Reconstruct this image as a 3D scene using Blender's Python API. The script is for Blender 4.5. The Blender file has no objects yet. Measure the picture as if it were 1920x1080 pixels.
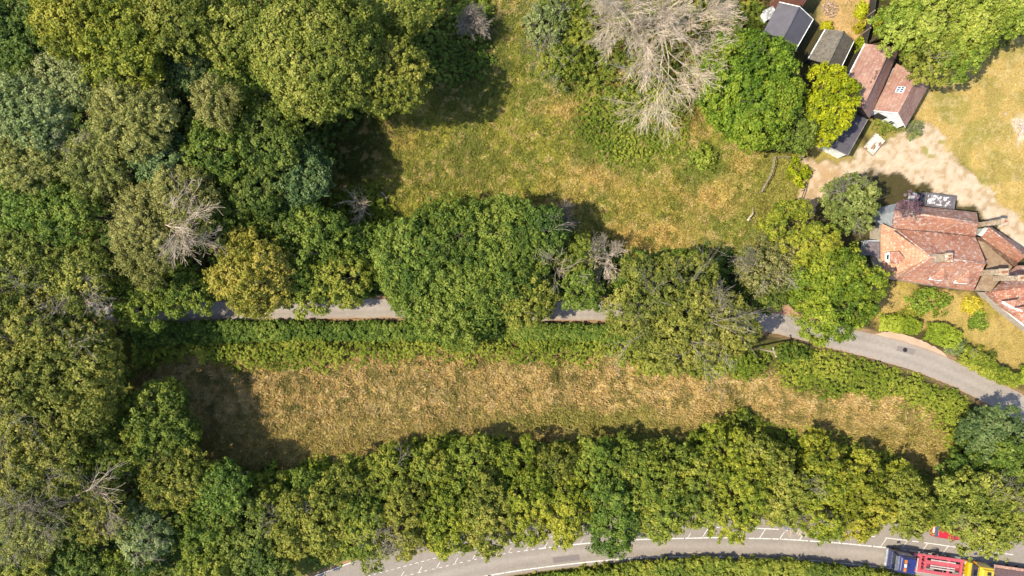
import bpy, bmesh, math, random
import numpy as np
from mathutils import Vector, Matrix, Quaternion
random.seed(7); rng = np.random.default_rng(7)
S = bpy.context.scene
# ------------------------------------------------------------------ camera, sky, sun, exposure
HC = 92.0                       # height of the drone in metres
PX = 14.0                       # photograph pixels per metre on the ground
cam = bpy.data.cameras.new('camera'); co = bpy.data.objects.new('camera', cam)
S.collection.objects.link(co); S.camera = co
co.location = (0, 0, HC); co.rotation_euler = (0, 0, 0)
cam.sensor_width = 36; cam.lens = 18 * HC / (960 / PX); cam.clip_end = 6000
EL, AZN = math.radians(54), math.radians(12)      # sun height; shadows fall east, a little north
wd = bpy.data.worlds.new('World'); S.world = wd; wd.use_nodes = True
nt = wd.node_tree; bg = nt.nodes['Background']
sky = nt.nodes.new('ShaderNodeTexSky'); sky.sky_type = 'NISHITA'; sky.sun_disc = False
sky.sun_elevation = EL; sky.sun_rotation = math.atan2(-math.cos(AZN), -math.sin(AZN)) % (2 * math.pi)
nt.links.new(sky.outputs[0], bg.inputs[0]); bg.inputs[1].default_value = 0.15
sl = bpy.data.lights.new('sun', 'SUN'); so = bpy.data.objects.new('sun', sl); S.collection.objects.link(so)
sl.energy = 3.9; sl.angle = math.radians(0.5); sl.color = (1.0, 0.92, 0.72)
so.rotation_euler = Vector((math.cos(EL) * math.cos(AZN), math.cos(EL) * math.sin(AZN), -math.sin(EL))).to_track_quat('-Z', 'Y').to_euler()
so.location = (-60, -12, 80)
S.view_settings.view_transform = 'Standard'; S.view_settings.look = 'None'
S.view_settings.gamma = 1; S.view_settings.exposure = 1.42
S.render.engine = 'CYCLES'
S.cycles.max_bounces = 5; S.cycles.diffuse_bounces = 4; S.cycles.transmission_bounces = 2; S.cycles.transparent_max_bounces = 2

# ------------------------------------------------------------------ helpers
def W(px, py, z=0.0):
    s = (HC - z) / HC
    return Vector(((px - 960) / PX * s, (540 - py) / PX * s, z))
def lin(c):
    c = np.asarray(c, float) / 255.0
    return np.where(c <= .04045, c / 12.92, ((c + .055) / 1.055) ** 2.4)
KG = 2.3                      # display brightness of a white sunlit ground patch
def alb(c, k=KG): return lin(c) / k
def link(o, parent=None):
    S.collection.objects.link(o)
    if parent is not None: o.parent = parent
    return o
def tag(o, label=None, cat=None, group=None, kind=None):
    if label: o['label'] = label
    if cat: o['category'] = cat
    if group: o['group'] = group
    if kind: o['kind'] = kind
    return o
def empty(name, loc, rz=0, label=None, cat=None, group=None):
    o = bpy.data.objects.new(name, None); link(o); o.location = loc; o.rotation_euler = (0, 0, rz)
    o.empty_display_size = .3
    return tag(o, label, cat, group)
def mesh_np(name, v, f, mat, col=None, parent=None, smooth=False, quads=True):
    """f: (n,4) or (n,3) ints; col: (n,3) colour per face"""
    me = bpy.data.meshes.new(name); k = f.shape[1]; n = len(f)
    me.vertices.add(len(v)); me.vertices.foreach_set('co', np.ascontiguousarray(v, np.float32).ravel())
    me.loops.add(n * k); me.loops.foreach_set('vertex_index', np.ascontiguousarray(f, np.int32).ravel())
    me.polygons.add(n); me.polygons.foreach_set('loop_start', np.arange(0, n * k, k, dtype=np.int32))
    try: me.polygons.foreach_set('loop_total', np.full(n, k, np.int32))
    except Exception: pass
    me.polygons.foreach_set('use_smooth', np.full(n, smooth))
    if col is not None:
        a = me.attributes.new('col', 'FLOAT_COLOR', 'FACE' if len(col) == n else 'POINT')
        c4 = np.ones((len(col), 4), np.float32); c4[:, :3] = col
        a.data.foreach_set('color', c4.ravel())
    me.update(calc_edges=True); me.materials.append(mat)
    return link(bpy.data.objects.new(name, me), parent)
_tab = rng.random((256, 256))
def vnoise(x, y, s, off=0):
    x = x / s + off * 17.31; y = y / s + off * 9.77
    xi = np.floor(x).astype(int); yi = np.floor(y).astype(int); fx = x - xi; fy = y - yi
    fx = fx * fx * (3 - 2 * fx); fy = fy * fy * (3 - 2 * fy)
    g = lambda a, b: _tab[a % 256, b % 256]
    return (g(xi, yi) * (1 - fx) + g(xi + 1, yi) * fx) * (1 - fy) + (g(xi, yi + 1) * (1 - fx) + g(xi + 1, yi + 1) * fx) * fy
def fbm(x, y, s, off=0, o=4):
    r = 0; a = 1; t = 0
    for i in range(o): r = r + a * vnoise(x, y, s / 2 ** i, off + i); t += a; a *= .55
    return r / t
def sdf(poly, x, y):
    """positive inside"""
    p = np.asarray(poly, float); ins = np.zeros(x.shape, bool); d = np.full(x.shape, 1e9)
    for i in range(len(p)):
        ax, ay = p[i]; bx, by = p[(i + 1) % len(p)]; ex, ey = bx - ax, by - ay
        t = np.clip(((x - ax) * ex + (y - ay) * ey) / (ex * ex + ey * ey + 1e-9), 0, 1)
        d = np.minimum(d, np.hypot(x - ax - t * ex, y - ay - t * ey))
        if ay != by:
            c = ((ay > y) != (by > y)) & (x < (bx - ax) * (y - ay) / (by - ay) + ax); ins ^= c
    return np.where(ins, d, -d)
def smooth_line(pts, step=8):
    P = [np.array(p, float) for p in pts]; P = [2 * P[0] - P[1]] + P + [2 * P[-1] - P[-2]]; out = []
    for i in range(1, len(P) - 2):
        n = max(2, int(np.linalg.norm((P[i + 1] - P[i])[:2]) / step))
        for k in range(n):
            t = k / n; a, b, c, d = P[i - 1:i + 3]
            out.append(.5 * (2 * b + (c - a) * t + (2 * a - 5 * b + 4 * c - d) * t * t + (3 * b - a - 3 * c + d) * t ** 3))
    out.append(P[-2]); return np.array(out)

# ------------------------------------------------------------------ materials
def mat_base(name):
    m = bpy.data.materials.new(name); m.use_nodes = True; n = m.node_tree; b = n.nodes['Principled BSDF']; return m, n, b
def mat_leaf(name, trans=.4, rough=.6):
    m, n, b = mat_base(name)
    a = n.nodes.new('ShaderNodeAttribute'); a.attribute_name = 'col'
    oi = n.nodes.new('ShaderNodeObjectInfo'); hs = n.nodes.new('ShaderNodeHueSaturation')
    mr = n.nodes.new('ShaderNodeMapRange'); mr.inputs[3].default_value = .485; mr.inputs[4].default_value = .51
    n.links.new(oi.outputs['Random'], mr.inputs[0]); n.links.new(mr.outputs[0], hs.inputs['Hue'])
    n.links.new(a.outputs['Color'], hs.inputs['Color'])
    b.inputs['Roughness'].default_value = rough; b.inputs['Specular IOR Level'].default_value = .25
    n.links.new(hs.outputs[0], b.inputs['Base Color'])
    t = n.nodes.new('ShaderNodeBsdfTranslucent'); n.links.new(hs.outputs[0], t.inputs[0])
    mx = n.nodes.new('ShaderNodeMixShader'); mx.inputs[0].default_value = trans
    n.links.new(b.outputs[0], mx.inputs[1]); n.links.new(t.outputs[0], mx.inputs[2])
    n.links.new(mx.outputs[0], n.nodes['Material Output'].inputs[0])
    return m
def mat_col(name, rough=.95, nscale=6, namp=.25, bump=0, bscale=20):
    """base colour from the mesh's own colours, broken up by noise"""
    m, n, b = mat_base(name)
    a = n.nodes.new('ShaderNodeAttribute'); a.attribute_name = 'col'
    tc = n.nodes.new('ShaderNodeTexCoord'); ns = n.nodes.new('ShaderNodeTexNoise')
    ns.inputs['Scale'].default_value = nscale; ns.inputs['Detail'].default_value = 6; ns.inputs['Roughness'].default_value = .7
    n.links.new(tc.outputs['Object'], ns.inputs[0])
    mr = n.nodes.new('ShaderNodeMapRange'); mr.inputs[1].default_value = .3; mr.inputs[2].default_value = .7
    mr.inputs[3].default_value = 1 - namp; mr.inputs[4].default_value = 1 + namp
    n.links.new(ns.outputs[0], mr.inputs[0])
    vm = n.nodes.new('ShaderNodeVectorMath'); vm.operation = 'SCALE'
    n.links.new(a.outputs['Color'], vm.inputs[0]); n.links.new(mr.outputs[0], vm.inputs['Scale'])
    n.links.new(vm.outputs[0], b.inputs['Base Color']); b.inputs['Roughness'].default_value = rough
    b.inputs['Specular IOR Level'].default_value = .2
    if bump:
        bn = n.nodes.new('ShaderNodeTexNoise'); bn.inputs['Scale'].default_value = bscale; bn.inputs['Detail'].default_value = 4
        n.links.new(tc.outputs['Object'], bn.inputs[0]); bp = n.nodes.new('ShaderNodeBump'); bp.inputs['Strength'].default_value = bump
        bp.inputs['Distance'].default_value = .1; n.links.new(bn.outputs[0], bp.inputs['Height']); n.links.new(bp.outputs[0], b.inputs['Normal'])
    return m
def mat(name, c, rough=.6, metal=0, c2=None, nscale=3, lo=.45, hi=.62, spec=.4, c3=None, s3=.8, coat=0):
    m, n, b = mat_base(name); b.inputs['Roughness'].default_value = rough; b.inputs['Metallic'].default_value = metal
    b.inputs['Specular IOR Level'].default_value = spec; b.inputs['Coat Weight'].default_value = coat
    A = alb(c); 
    if c2 is None: c2 = [min(255, x * .86) for x in c]
    tc = n.nodes.new('ShaderNodeTexCoord'); src = None
    ns = n.nodes.new('ShaderNodeTexNoise'); ns.inputs['Scale'].default_value = nscale; ns.inputs['Detail'].default_value = 7; ns.inputs['Roughness'].default_value = .68
    n.links.new(tc.outputs['Object'], ns.inputs[0])
    r = n.nodes.new('ShaderNodeValToRGB'); r.color_ramp.elements[0].position = lo; r.color_ramp.elements[1].position = hi
    r.color_ramp.elements[0].color = (*alb(c2), 1); r.color_ramp.elements[1].color = (*A, 1)
    n.links.new(ns.outputs[0], r.inputs[0]); src = r.outputs[0]
    if c3 is not None:          # pale lichen / stains
        n3 = n.nodes.new('ShaderNodeTexNoise'); n3.inputs['Scale'].default_value = s3; n3.inputs['Detail'].default_value = 9; n3.inputs['Roughness'].default_value = .8
        n.links.new(tc.outputs['Object'], n3.inputs[0])
        r3 = n.nodes.new('ShaderNodeValToRGB'); r3.color_ramp.elements[0].position = .52; r3.color_ramp.elements[1].position = .58
        n.links.new(n3.outputs[0], r3.inputs[0])
        mx = n.nodes.new('ShaderNodeMix'); mx.data_type = 'RGBA'
        n.links.new(r3.outputs[0], mx.inputs[0]); n.links.new(src, mx.inputs[6]); mx.inputs[7].default_value = (*alb(c3), 1); src = mx.outputs[2]
    n.links.new(src, b.inputs['Base Color']); return m
def mat_tiles(name, c, c2, lichen, dirx, row=.3, patch=.35):
    """clay tiles: courses run along the direction dirx (world angle)"""
    m = mat(name, c, .85, 0, c2, patch, .4, .62, .2, lichen, 2.2); n = m.node_tree; b = n.nodes['Principled BSDF']
    tc = n.nodes.new('ShaderNodeTexCoord'); mp = n.nodes.new('ShaderNodeMapping'); mp.inputs['Rotation'].default_value = (0, 0, -dirx)
    n.links.new(tc.outputs['Object'], mp.inputs[0]); br = n.nodes.new('ShaderNodeTexBrick')
    br.inputs['Scale'].default_value = 1; br.inputs['Brick Width'].default_value = .22; br.inputs['Row Height'].default_value = row
    br.inputs['Mortar Size'].default_value = .025; br.inputs['Color1'].default_value = (1, 1, 1, 1); br.inputs['Color2'].default_value = (.62, .62, .62, 1)
    br.inputs['Mortar'].default_value = (.4, .4, .4, 1)
    n.links.new(mp.outputs[0], br.inputs[0])
    old = b.inputs['Base Color'].links[0].from_socket
    mx = n.nodes.new('ShaderNodeMix'); mx.data_type = 'RGBA'; mx.blend_type = 'MULTIPLY'; mx.inputs[0].default_value = .45
    n.links.new(old, mx.inputs[6]); n.links.new(br.outputs[0], mx.inputs[7]); n.links.new(mx.outputs[2], b.inputs['Base Color'])
    bp = n.nodes.new('ShaderNodeBump'); bp.inputs['Strength'].default_value = .7; bp.inputs['Distance'].default_value = .04
    n.links.new(br.outputs[0], bp.inputs['Height']); n.links.new(bp.outputs[0], b.inputs['Normal'])
    return m
LEAF = mat_leaf('leaves'); GRASSM = mat_leaf('grass_blades', .2, .7)
GROUND = mat_col('soil_and_turf', .95, 5, .3, .6, 14); ASPH = mat_col('asphalt', .9, 2.2, .13, .2, 30); GRAV = mat_col('gravel', .95, 14, .28, .5, 25)
BARK = mat('bark', (120, 105, 85), .9, 0, (80, 68, 52), 4); PALEB = mat('bleached_bark', (250, 232, 208), .85, 0, (214, 188, 162), 3)
GREYB = mat('grey_bark', (206, 192, 176), .85, 0, (140, 125, 110), 3)

# ------------------------------------------------------------------ mesh collector for solids
class MB:
    def __init__(s): s.bm = bmesh.new()
    def box(s, c, size, rz=0, bev=0, top=1.0, topy=None, shift=0, rot=None):
        r = bmesh.ops.create_cube(s.bm, size=1); vs = r['verts']; topy = top if topy is None else topy
        for v in vs:
            if v.co.z > 0: v.co.x = v.co.x * top + shift / size[0]; v.co.y *= topy
            v.co = Vector((v.co.x * size[0], v.co.y * size[1], v.co.z * size[2]))
        if bev:
            es = list({e for v in vs for e in v.link_edges})
            g = bmesh.ops.bevel(s.bm, geom=es, offset=bev, segments=2, profile=.6, affect='EDGES', clamp_overlap=True)
            vs = list({v for f in g['faces'] for v in f.verts} | {v for v in vs if v.is_valid})
        M = (Matrix.Rotation(rz, 3, 'Z') if rot is None else rot)
        for v in vs: v.co = M @ v.co + Vector(c)
        return s
    def cyl(s, a, b, r, r2=None, n=14):
        a, b = Vector(a), Vector(b); d = b - a; q = d.to_track_quat('Z', 'Y'); r2 = r if r2 is None else r2
        ra = [s.bm.verts.new(a + q @ Vector((math.cos(t) * r, math.sin(t) * r, 0))) for t in [2 * math.pi * i / n for i in range(n)]]
        rb = [s.bm.verts.new(b + q @ Vector((math.cos(t) * r2, math.sin(t) * r2, 0))) for t in [2 * math.pi * i / n for i in range(n)]]
        for i in range(n): s.bm.faces.new((ra[i], ra[(i + 1) % n], rb[(i + 1) % n], rb[i]))
        s.bm.faces.new(ra[::-1]); s.bm.faces.new(rb); return s
    def slab(s, pts, t=.12):
        """polygon given by its top corners, thickened downward"""
        top = [s.bm.verts.new(p) for p in pts]; bot = [s.bm.verts.new(Vector(p) - Vector((0, 0, t))) for p in pts]; n = len(pts)
        f = [s.bm.faces.new(top), s.bm.faces.new(bot[::-1])]
        for i in range(n): f.append(s.bm.faces.new((top[i], bot[i], bot[(i + 1) % n], top[(i + 1) % n])))
        return s
    def face(s, pts): s.bm.faces.new([s.bm.verts.new(p) for p in pts]); return s
    def torus(s, c, R, r, axis='Y', n=24, m=8, rot=None):
        g = []
        for i in range(n):
            a = 2 * math.pi * i / n; ring = []
            for j in range(m):
                b = 2 * math.pi * j / m; x = (R + r * math.cos(b)) * math.cos(a); z = (R + r * math.cos(b)) * math.sin(a); y = r * math.sin(b)
                ring.append(s.bm.verts.new(Vector(c) + Vector((x, y, z))))
            g.append(ring)
        for i in range(n):
            for j in range(m): s.bm.faces.new((g[i][j], g[i][(j + 1) % m], g[(i + 1) % n][(j + 1) % m], g[(i + 1) % n][j]))
        return s
    def build(s, name, m, parent=None, smooth=False):
        bmesh.ops.recalc_face_normals(s.bm, faces=s.bm.faces)
        me = bpy.data.meshes.new(name); s.bm.to_mesh(me); s.bm.free(); me.materials.append(m)
        if smooth:
            for p in me.polygons: p.use_smooth = True
        return link(bpy.data.objects.new(name, me), parent)
def tubes(segs, n=4):
    """segs: (k,8) x0 y0 z0 x1 y1 z1 r0 r1 -> verts, quads"""
    s = np.asarray(segs, float); a = s[:, 0:3]; b = s[:, 3:6]; d = b - a; d /= (np.linalg.norm(d, axis=1, keepdims=True) + 1e-9)
    up = np.where(np.abs(d[:, 2:3]) > .9, [[1., 0, 0]], [[0, 0, 1.]]); u = np.cross(d, up); u /= np.linalg.norm(u, axis=1, keepdims=True); w = np.cross(d, u)
    V = []
    for i in range(n):
        t = 2 * math.pi * i / n; V.append(a + (u * math.cos(t) + w * math.sin(t)) * s[:, 6:7])
    for i in range(n):
        t = 2 * math.pi * i / n; V.append(b + (u * math.cos(t) + w * math.sin(t)) * s[:, 7:8])
    V = np.stack(V, 1).reshape(-1, 3); base = np.arange(len(s))[:, None] * (2 * n)
    F = np.concatenate([base + np.array([[i, (i + 1) % n, n + (i + 1) % n, n + i]]) for i in range(n)], 0)
    return V, F

# ------------------------------------------------------------------ colour of the land (its own colour: soil, turf, straw, gravel)
UP = [(560, 470), (600, 330), (620, 220), (760, 120), (800, -60), (1430, -60), (1430, 60), (1340, 200), (1400, 290), (1510, 290), (1510, 400), (1440, 470), (1200, 500), (1000, 430), (740, 430)]
LOW = [(265, 700), (340, 660), (480, 675), (700, 650), (930, 655), (1180, 662), (1240, 700), (1400, 715), (1420, 680), (1460, 690), (1480, 735), (1700, 750), (1770, 790), (1815, 860), (1760, 885), (1600, 830), (1480, 812), (1200, 800), (1000, 830), (830, 810), (700, 850), (470, 880), (340, 850), (250, 780)]
LAWN = [(1690, 225), (1740, 60), (1960, 60), (1960, 470), (1900, 410), (1800, 320), (1745, 245)]
GRAVEL = [(1500, 390), (1505, 300), (1560, 300), (1610, 290), (1660, 262), (1700, 240), (1738, 236), (1770, 262), (1795, 310), (1850, 350), (1900, 405), (1985, 480), (1960, 520), (1880, 425), (1830, 395), (1760, 355), (1690, 335), (1640, 320), (1585, 328), (1560, 350), (1520, 400)]
GARD = [(1640, 530), (1960, 560), (1960, 730), (1900, 705), (1850, 665), (1800, 625), (1640, 612)]
STRIP = [(1545, -40), (1640, -40), (1612, 90), (1590, 70), (1560, 60), (1530, 40)]
PADD = [(1442, 292), (1500, 292), (1500, 385), (1440, 420), (1405, 400)]
VERGE = [(-80, 640), (1200, 620), (1440, 640), (1460, 650), (1560, 665), (1740, 720), (1850, 780), (1960, 900), (1960, 1200), (-80, 1200)]
def land(px, py):
    n1 = fbm(px, py, 60, 1); n2 = fbm(px, py, 22, 2); n3 = fbm(px, py, 9, 3, 3); n4 = fbm(px, py, 120, 6)
    jx = px + (n2 - .5) * 46; jy = py + (fbm(px, py, 24, 9) - .5) * 46
    C = np.empty(px.shape + (3,)); C[:] = lin((84, 76, 44))
    def put(m, c):
        m = np.clip(m, 0, 1)[..., None]; C[:] = C * (1 - m) + lin(c) * m
    def poly(p, c, soft=12, j=1): put(sdf(p, jx * j + px * (1 - j), jy * j + py * (1 - j)) / soft + .5, c)
    def spot(x, y, rx, ry, c, a=1.): put((1.25 - np.hypot((jx - x) / rx, (jy - y) / ry)) * 2.2 * a, c)
    def spk(m, c, th, w=.08): put(m * np.clip((n3 - th) / w, 0, 1), c)
    poly(VERGE, (120, 122, 52), 20)
    u = np.clip(sdf(UP, jx, jy) / 14 + .5, 0, 1); put(u, (170, 166, 66))
    put(u * np.clip((n1 - .5) / .1, 0, 1) * .8, (140, 146, 60)); put(u * np.clip((n4 - .53) / .12, 0, 1) * .5, (200, 170, 90))
    spot(1180, 250, 110, 80, (128, 142, 48)); spot(850, 320, 140, 50, (152, 150, 66), .6); spot(870, 110, 90, 110, (112, 120, 48)); spot(1060, 90, 80, 90, (124, 140, 56), .8)
    spot(680, 400, 60, 45, (128, 134, 46)); spot(660, 270, 60, 70, (100, 108, 44)); spot(1320, 300, 40, 30, (126, 140, 46))
    for x, y, a, b in [(1330, 370, 80, 40), (1060, 380, 70, 35), (1240, 440, 90, 40), (1050, 205, 60, 25), (1390, 310, 40, 30), (1120, 330, 60, 25), (1290, 240, 40, 40), (1160, 430, 60, 30)]:
        spot(x, y, a, b, (204, 172, 94), .38)
    spk(u * .75, (212, 186, 116), .6)
    put(u * np.clip((vnoise(px, py, 20, 45) - .7) / .1, 0, 1) * .6, (116, 126, 50))
    put(u * np.clip((.42 - n3) / .1, 0, 1) * .7, (120, 124, 46))
    l = np.clip(sdf(LOW, jx, jy) / 12 + .5, 0, 1); put(l, (214, 184, 110))
    put(l * np.clip((n1 - .55) / .12, 0, 1) * .55, (176, 160, 88)); put(l * np.clip((.43 - n3) / .08, 0, 1) * .8, (146, 140, 72))
    put(l * np.clip((vnoise(px, py, 17, 44) - .72) / .1, 0, 1) * .7, (128, 124, 60)); put(l * np.clip(1 - np.abs(py - 782 - (px - 1000) * .02 + (n1 - .5) * 12) / 5, 0, 1) * .35, (222, 196, 134))
    spk(l * .7, (230, 206, 142), .6)
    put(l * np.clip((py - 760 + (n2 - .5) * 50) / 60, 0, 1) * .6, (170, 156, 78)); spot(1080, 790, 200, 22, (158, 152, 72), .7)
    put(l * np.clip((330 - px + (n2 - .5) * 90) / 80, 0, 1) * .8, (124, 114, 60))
    lw = np.clip(sdf(LAWN, jx, jy) / 12 + .5, 0, 1); put(lw, (204, 174, 102)); put(lw * np.clip((n1 - .5) / .12, 0, 1) * .75, (168, 156, 80)); put(lw * np.clip((vnoise(px, py, 30, 48) - .6) / .15, 0, 1) * .5, (150, 142, 70)); spk(lw * .5, (216, 192, 134), .58)
    g = np.clip(sdf(GARD, jx, jy) / 10 + .5, 0, 1); put(g, (196, 168, 98)); put(g * np.clip((n1 - .52) / .1, 0, 1) * .7, (166, 150, 66))
    g = np.clip(sdf(STRIP, jx * .4 + px * .6, jy * .4 + py * .6) / 8 + .5, 0, 1); put(g, (218, 178, 120)); put(g * np.clip((1550 - px - (py * .1) + (n2 - .5) * 40) / 16, 0, 1), (134, 134, 74)); put(g * np.clip((n1 - .55) / .1, 0, 1) * .5, (170, 148, 80))
    spot(1557, 18, 14, 16, (220, 190, 150))
    poly(PADD, (160, 154, 70), 10)
    spot(1560, 275, 60, 22, (178, 158, 84)); spot(1660, 235, 40, 25, (160, 148, 76))
    gr = np.clip(sdf(GRAVEL, jx, jy) / 7 + .5, 0, 1); put(gr, (222, 196, 166)); put(gr * np.clip((1600 - px) / 60, 0, 1) * .6, (206, 168, 124))
    spk(gr * .6, (240, 218, 190), .55); put(gr * np.clip((.4 - n3) / .06, 0, 1) * .7, (190, 160, 118)); put(gr * np.clip((vnoise(px, py, 14, 52) - .78) / .06, 0, 1) * np.clip((px - 1680) / 20, 0, 1) * np.clip((320 - py) / 20, 0, 1) * .9, (168, 158, 78))
    spot(1915, 238, 22, 26, (236, 214, 184)); spot(1560, 325, 20, 12, (206, 170, 128))
    # bare earth verges beside the two roads
    d = road_dist(px, py)
    put((1 - np.abs(d - 3) / 5) * 1.2 * (.5 + n2) * np.where((py < 820) & (px > 1440) & (py > yon(LANE, px)), .35, 1), (188, 150, 114))
    return C / KG
# ------------------------------------------------------------------ road lines (ground pixels)
LANE = smooth_line([(60, 585), (150, 583), (350, 584), (480, 582), (650, 579), (740, 578), (900, 583), (1060, 583), (1180, 584), (1300, 592), (1430, 603), (1490, 614), (1560, 632), (1640, 650), (1720, 673), (1800, 706), (1870, 741), (1960, 790), (2080, 860)], 6)
LANEW = lambda x: 18 + 5.5 * np.clip((x - 1400) / 250, 0, 1)
R_LOW = smooth_line([(480, 1210), (640, 1152), (800, 1106), (914, 1081), (1022, 1064.5), (1137, 1052), (1227, 1046), (1290, 1045.5), (1370, 1046), (1457, 1048), (1565, 1056), (1669, 1067), (1780, 1081), (1920, 1102), (2080, 1130)], 6)
R_IN = smooth_line([(480, 1160), (640, 1114), (764, 1079), (833, 1062), (923, 1042), (1009, 1029), (1071, 1021.5), (1120, 1017), (1200, 1011.5), (1290, 1009), (1349, 1008), (1395, 1009), (1461, 1010.6), (1517, 1014), (1577, 1018.5), (1634, 1024), (1675, 1028.5), (1780, 1042), (1920, 1063), (2080, 1090)], 6)
R_OUT = smooth_line([(640, 1094), (693, 1079), (757, 1062), (829, 1043), (900, 1027), (1000, 1011), (1100, 1000), (1200, 992.5), (1327, 989), (1361, 989), (1420, 990.5), (1482, 993.5), (1545, 997), (1590, 1001), (1632, 1005), (1738, 1018), (1793, 1026), (1920, 1043), (2080, 1068)], 6)
R_UP = smooth_line([(480, 1120), (588, 1080), (660, 1053), (760, 1018), (850, 1000), (960, 980), (1100, 966), (1327, 955), (1500, 960), (1640, 973), (1800, 994), (1920, 1012), (2080, 1040)], 6)
def yon(line, x): return np.interp(x, line[:, 0], line[:, 1])
def road_dist(px, py):
    """distance outside the nearest road edge, in pixels (negative on the road)"""
    a = np.abs(py - yon(LANE, px)) / np.sqrt(1 + np.interp(px, LANE[:, 0], np.gradient(LANE[:, 1], LANE[:, 0])) ** 2) - LANEW(px)
    b = np.maximum(py - yon(R_LOW, px), yon(R_UP, px) - py)
    a = np.where(px < 60, 99, a); b = np.where(px < 470, 99, b)
    return np.minimum(a, b)
def height(px, py):
    d = road_dist(px, py)
    k = np.clip((d - 2) / 20, 0, 1) * np.clip((-sdf(GRAVEL, px, py) + 2) / 14, .12, 1)
    k = k * np.where((px > 1420) & (py < 300), .35, 1)
    return -.05 + k * ((fbm(px, py, 14, 20, 3) - .5) * .5 + (fbm(px, py, 150, 30, 2) - .5) * .5) - .1 * k
# ground sheet: 0.28 m cells under the photograph, widening to the horizon
def axis(h, step, far):
    a = list(np.arange(0, h, step)); x = h; s = step
    while x < far: a.append(x); s *= 1.22; x += s
    a.append(far); a = np.array(a); return np.concatenate([-a[:0:-1], a])
gx = axis(74, .27, 2500); gy = axis(46, .27, 2500)
GX, GY = np.meshgrid(gx, gy); gpx = GX * PX + 960; gpy = 540 - GY * PX
cx = np.clip(gpx, -90, 2010); cy = np.clip(gpy, -90, 1170)
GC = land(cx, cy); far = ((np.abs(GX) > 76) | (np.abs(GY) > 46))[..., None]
fm = np.clip((fbm(GX, GY, 90, 4) - .4) / .2, 0, 1)[..., None]; fc = fm * lin((128, 128, 58)) / KG + (1 - fm) * lin((170, 152, 78)) / KG
fw = np.clip((np.maximum(np.abs(GX) - 68, np.abs(GY) - 38.5) + (fbm(GX, GY, 9, 5) - .5) * 8) / 5, 0, 1)[..., None]; GC = fc * .9 * fw + GC * (1 - fw)
GZ = np.where(far[..., 0], -.05, height(cx, cy))
V = np.stack([GX, GY, GZ], -1).reshape(-1, 3); ny, nx = GX.shape
i = np.arange(ny - 1)[:, None] * nx + np.arange(nx - 1)[None]; F = np.stack([i, i + 1, i + nx + 1, i + nx], -1).reshape(-1, 4)
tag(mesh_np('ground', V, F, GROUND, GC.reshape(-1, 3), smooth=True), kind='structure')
# gravel drive: the cells of the drive as their own sheet
fx = gpx[:-1, :-1] + 2; fy = gpy[:-1, :-1] - 2
msk = (sdf(GRAVEL, fx + (fbm(fx, fy, 22, 2) - .5) * 46, fy + (fbm(fx, fy, 24, 9) - .5) * 46) > -1).ravel() & (np.abs(fx.ravel()) < 2010)
fs = F[msk]; used, inv = np.unique(fs, return_inverse=True)
tag(mesh_np('gravel_drive', V[used] + [0, 0, .03], inv.reshape(-1, 4), GRAV, GC.reshape(-1, 3)[used], smooth=True), kind='structure')
# roads
def strip(name, A, B, z, m, colf, n=16, kind='structure'):
    """A, B: two edges as px arrays of equal length"""
    P = A[:, None] * (1 - np.linspace(0, 1, n)[None, :, None]) + B[:, None] * np.linspace(0, 1, n)[None, :, None]
    v = np.empty(P.shape[:2] + (3,)); v[..., 0] = (P[..., 0] - 960) / PX; v[..., 1] = (540 - P[..., 1]) / PX; v[..., 2] = z
    k = len(A); i = np.arange(k - 1)[:, None] * n + np.arange(n - 1)[None]; f = np.stack([i, i + 1, i + n + 1, i + n], -1).reshape(-1, 4)
    u = np.broadcast_to(np.linspace(0, 1, n)[None], (k, n)); c = colf(P[..., 0], P[..., 1], u)
    return tag(mesh_np(name, v.reshape(-1, 3), f, m, c.reshape(-1, 3)), kind=kind)
def offs(L, w):
    t = np.gradient(L, axis=0); t /= np.linalg.norm(t, axis=1, keepdims=True); nrm = np.stack([-t[:, 1], t[:, 0]], 1)
    return L + nrm * np.broadcast_to(np.asarray(w, float).reshape(-1, 1) if np.ndim(w) else w, (len(L), 1))
def lanecol(x, y, u):
    c = lin((178, 166, 156)); k = 1 - .10 * np.exp(-((u - .3) / .07) ** 2) - .08 * np.exp(-((u - .7) / .07) ** 2) + .06 * np.exp(-((u - .5) / .06) ** 2)
    k = k * (.86 + .28 * fbm(x, y, 40, 12)); C = c * k[..., None] / KG
    e = np.clip((np.abs(u - .5) - .42) / .08, 0, 1) * np.clip(fbm(x, y, 20, 3) * 2 - .4, 0, 1)
    return C * (1 - e[..., None]) + lin((190, 150, 120)) / KG * e[..., None]
w = LANEW(LANE[:, 0]) + (fbm(LANE[:, 0], LANE[:, 1], 14, 40) - .5) * 3
strip('lane', offs(LANE, w), offs(LANE, -w), .02, ASPH, lanecol)
XS = np.arange(480, 2080, 6.)
def E(L, d=0): return np.stack([XS, yon(L, XS) + d], 1)
def roadcol(x, y, u):
    d = (y - yon(R_IN, x)) / (yon(R_LOW, x) - yon(R_IN, x)); k = 1 - .10 * np.exp(-((d - .12) / .12) ** 2) + .1 * np.exp(-((d - .38) / .13) ** 2) - .08 * np.exp(-((d - .72) / .12) ** 2)
    k = k * (.9 + .2 * fbm(x, y, 50, 14)) * np.where(d < 0, .93, 1)
    return lin((170, 158, 148)) * k[..., None] / KG
strip('main_road', E(R_UP), E(R_LOW, 5), .02, ASPH, roadcol, 26)
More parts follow.
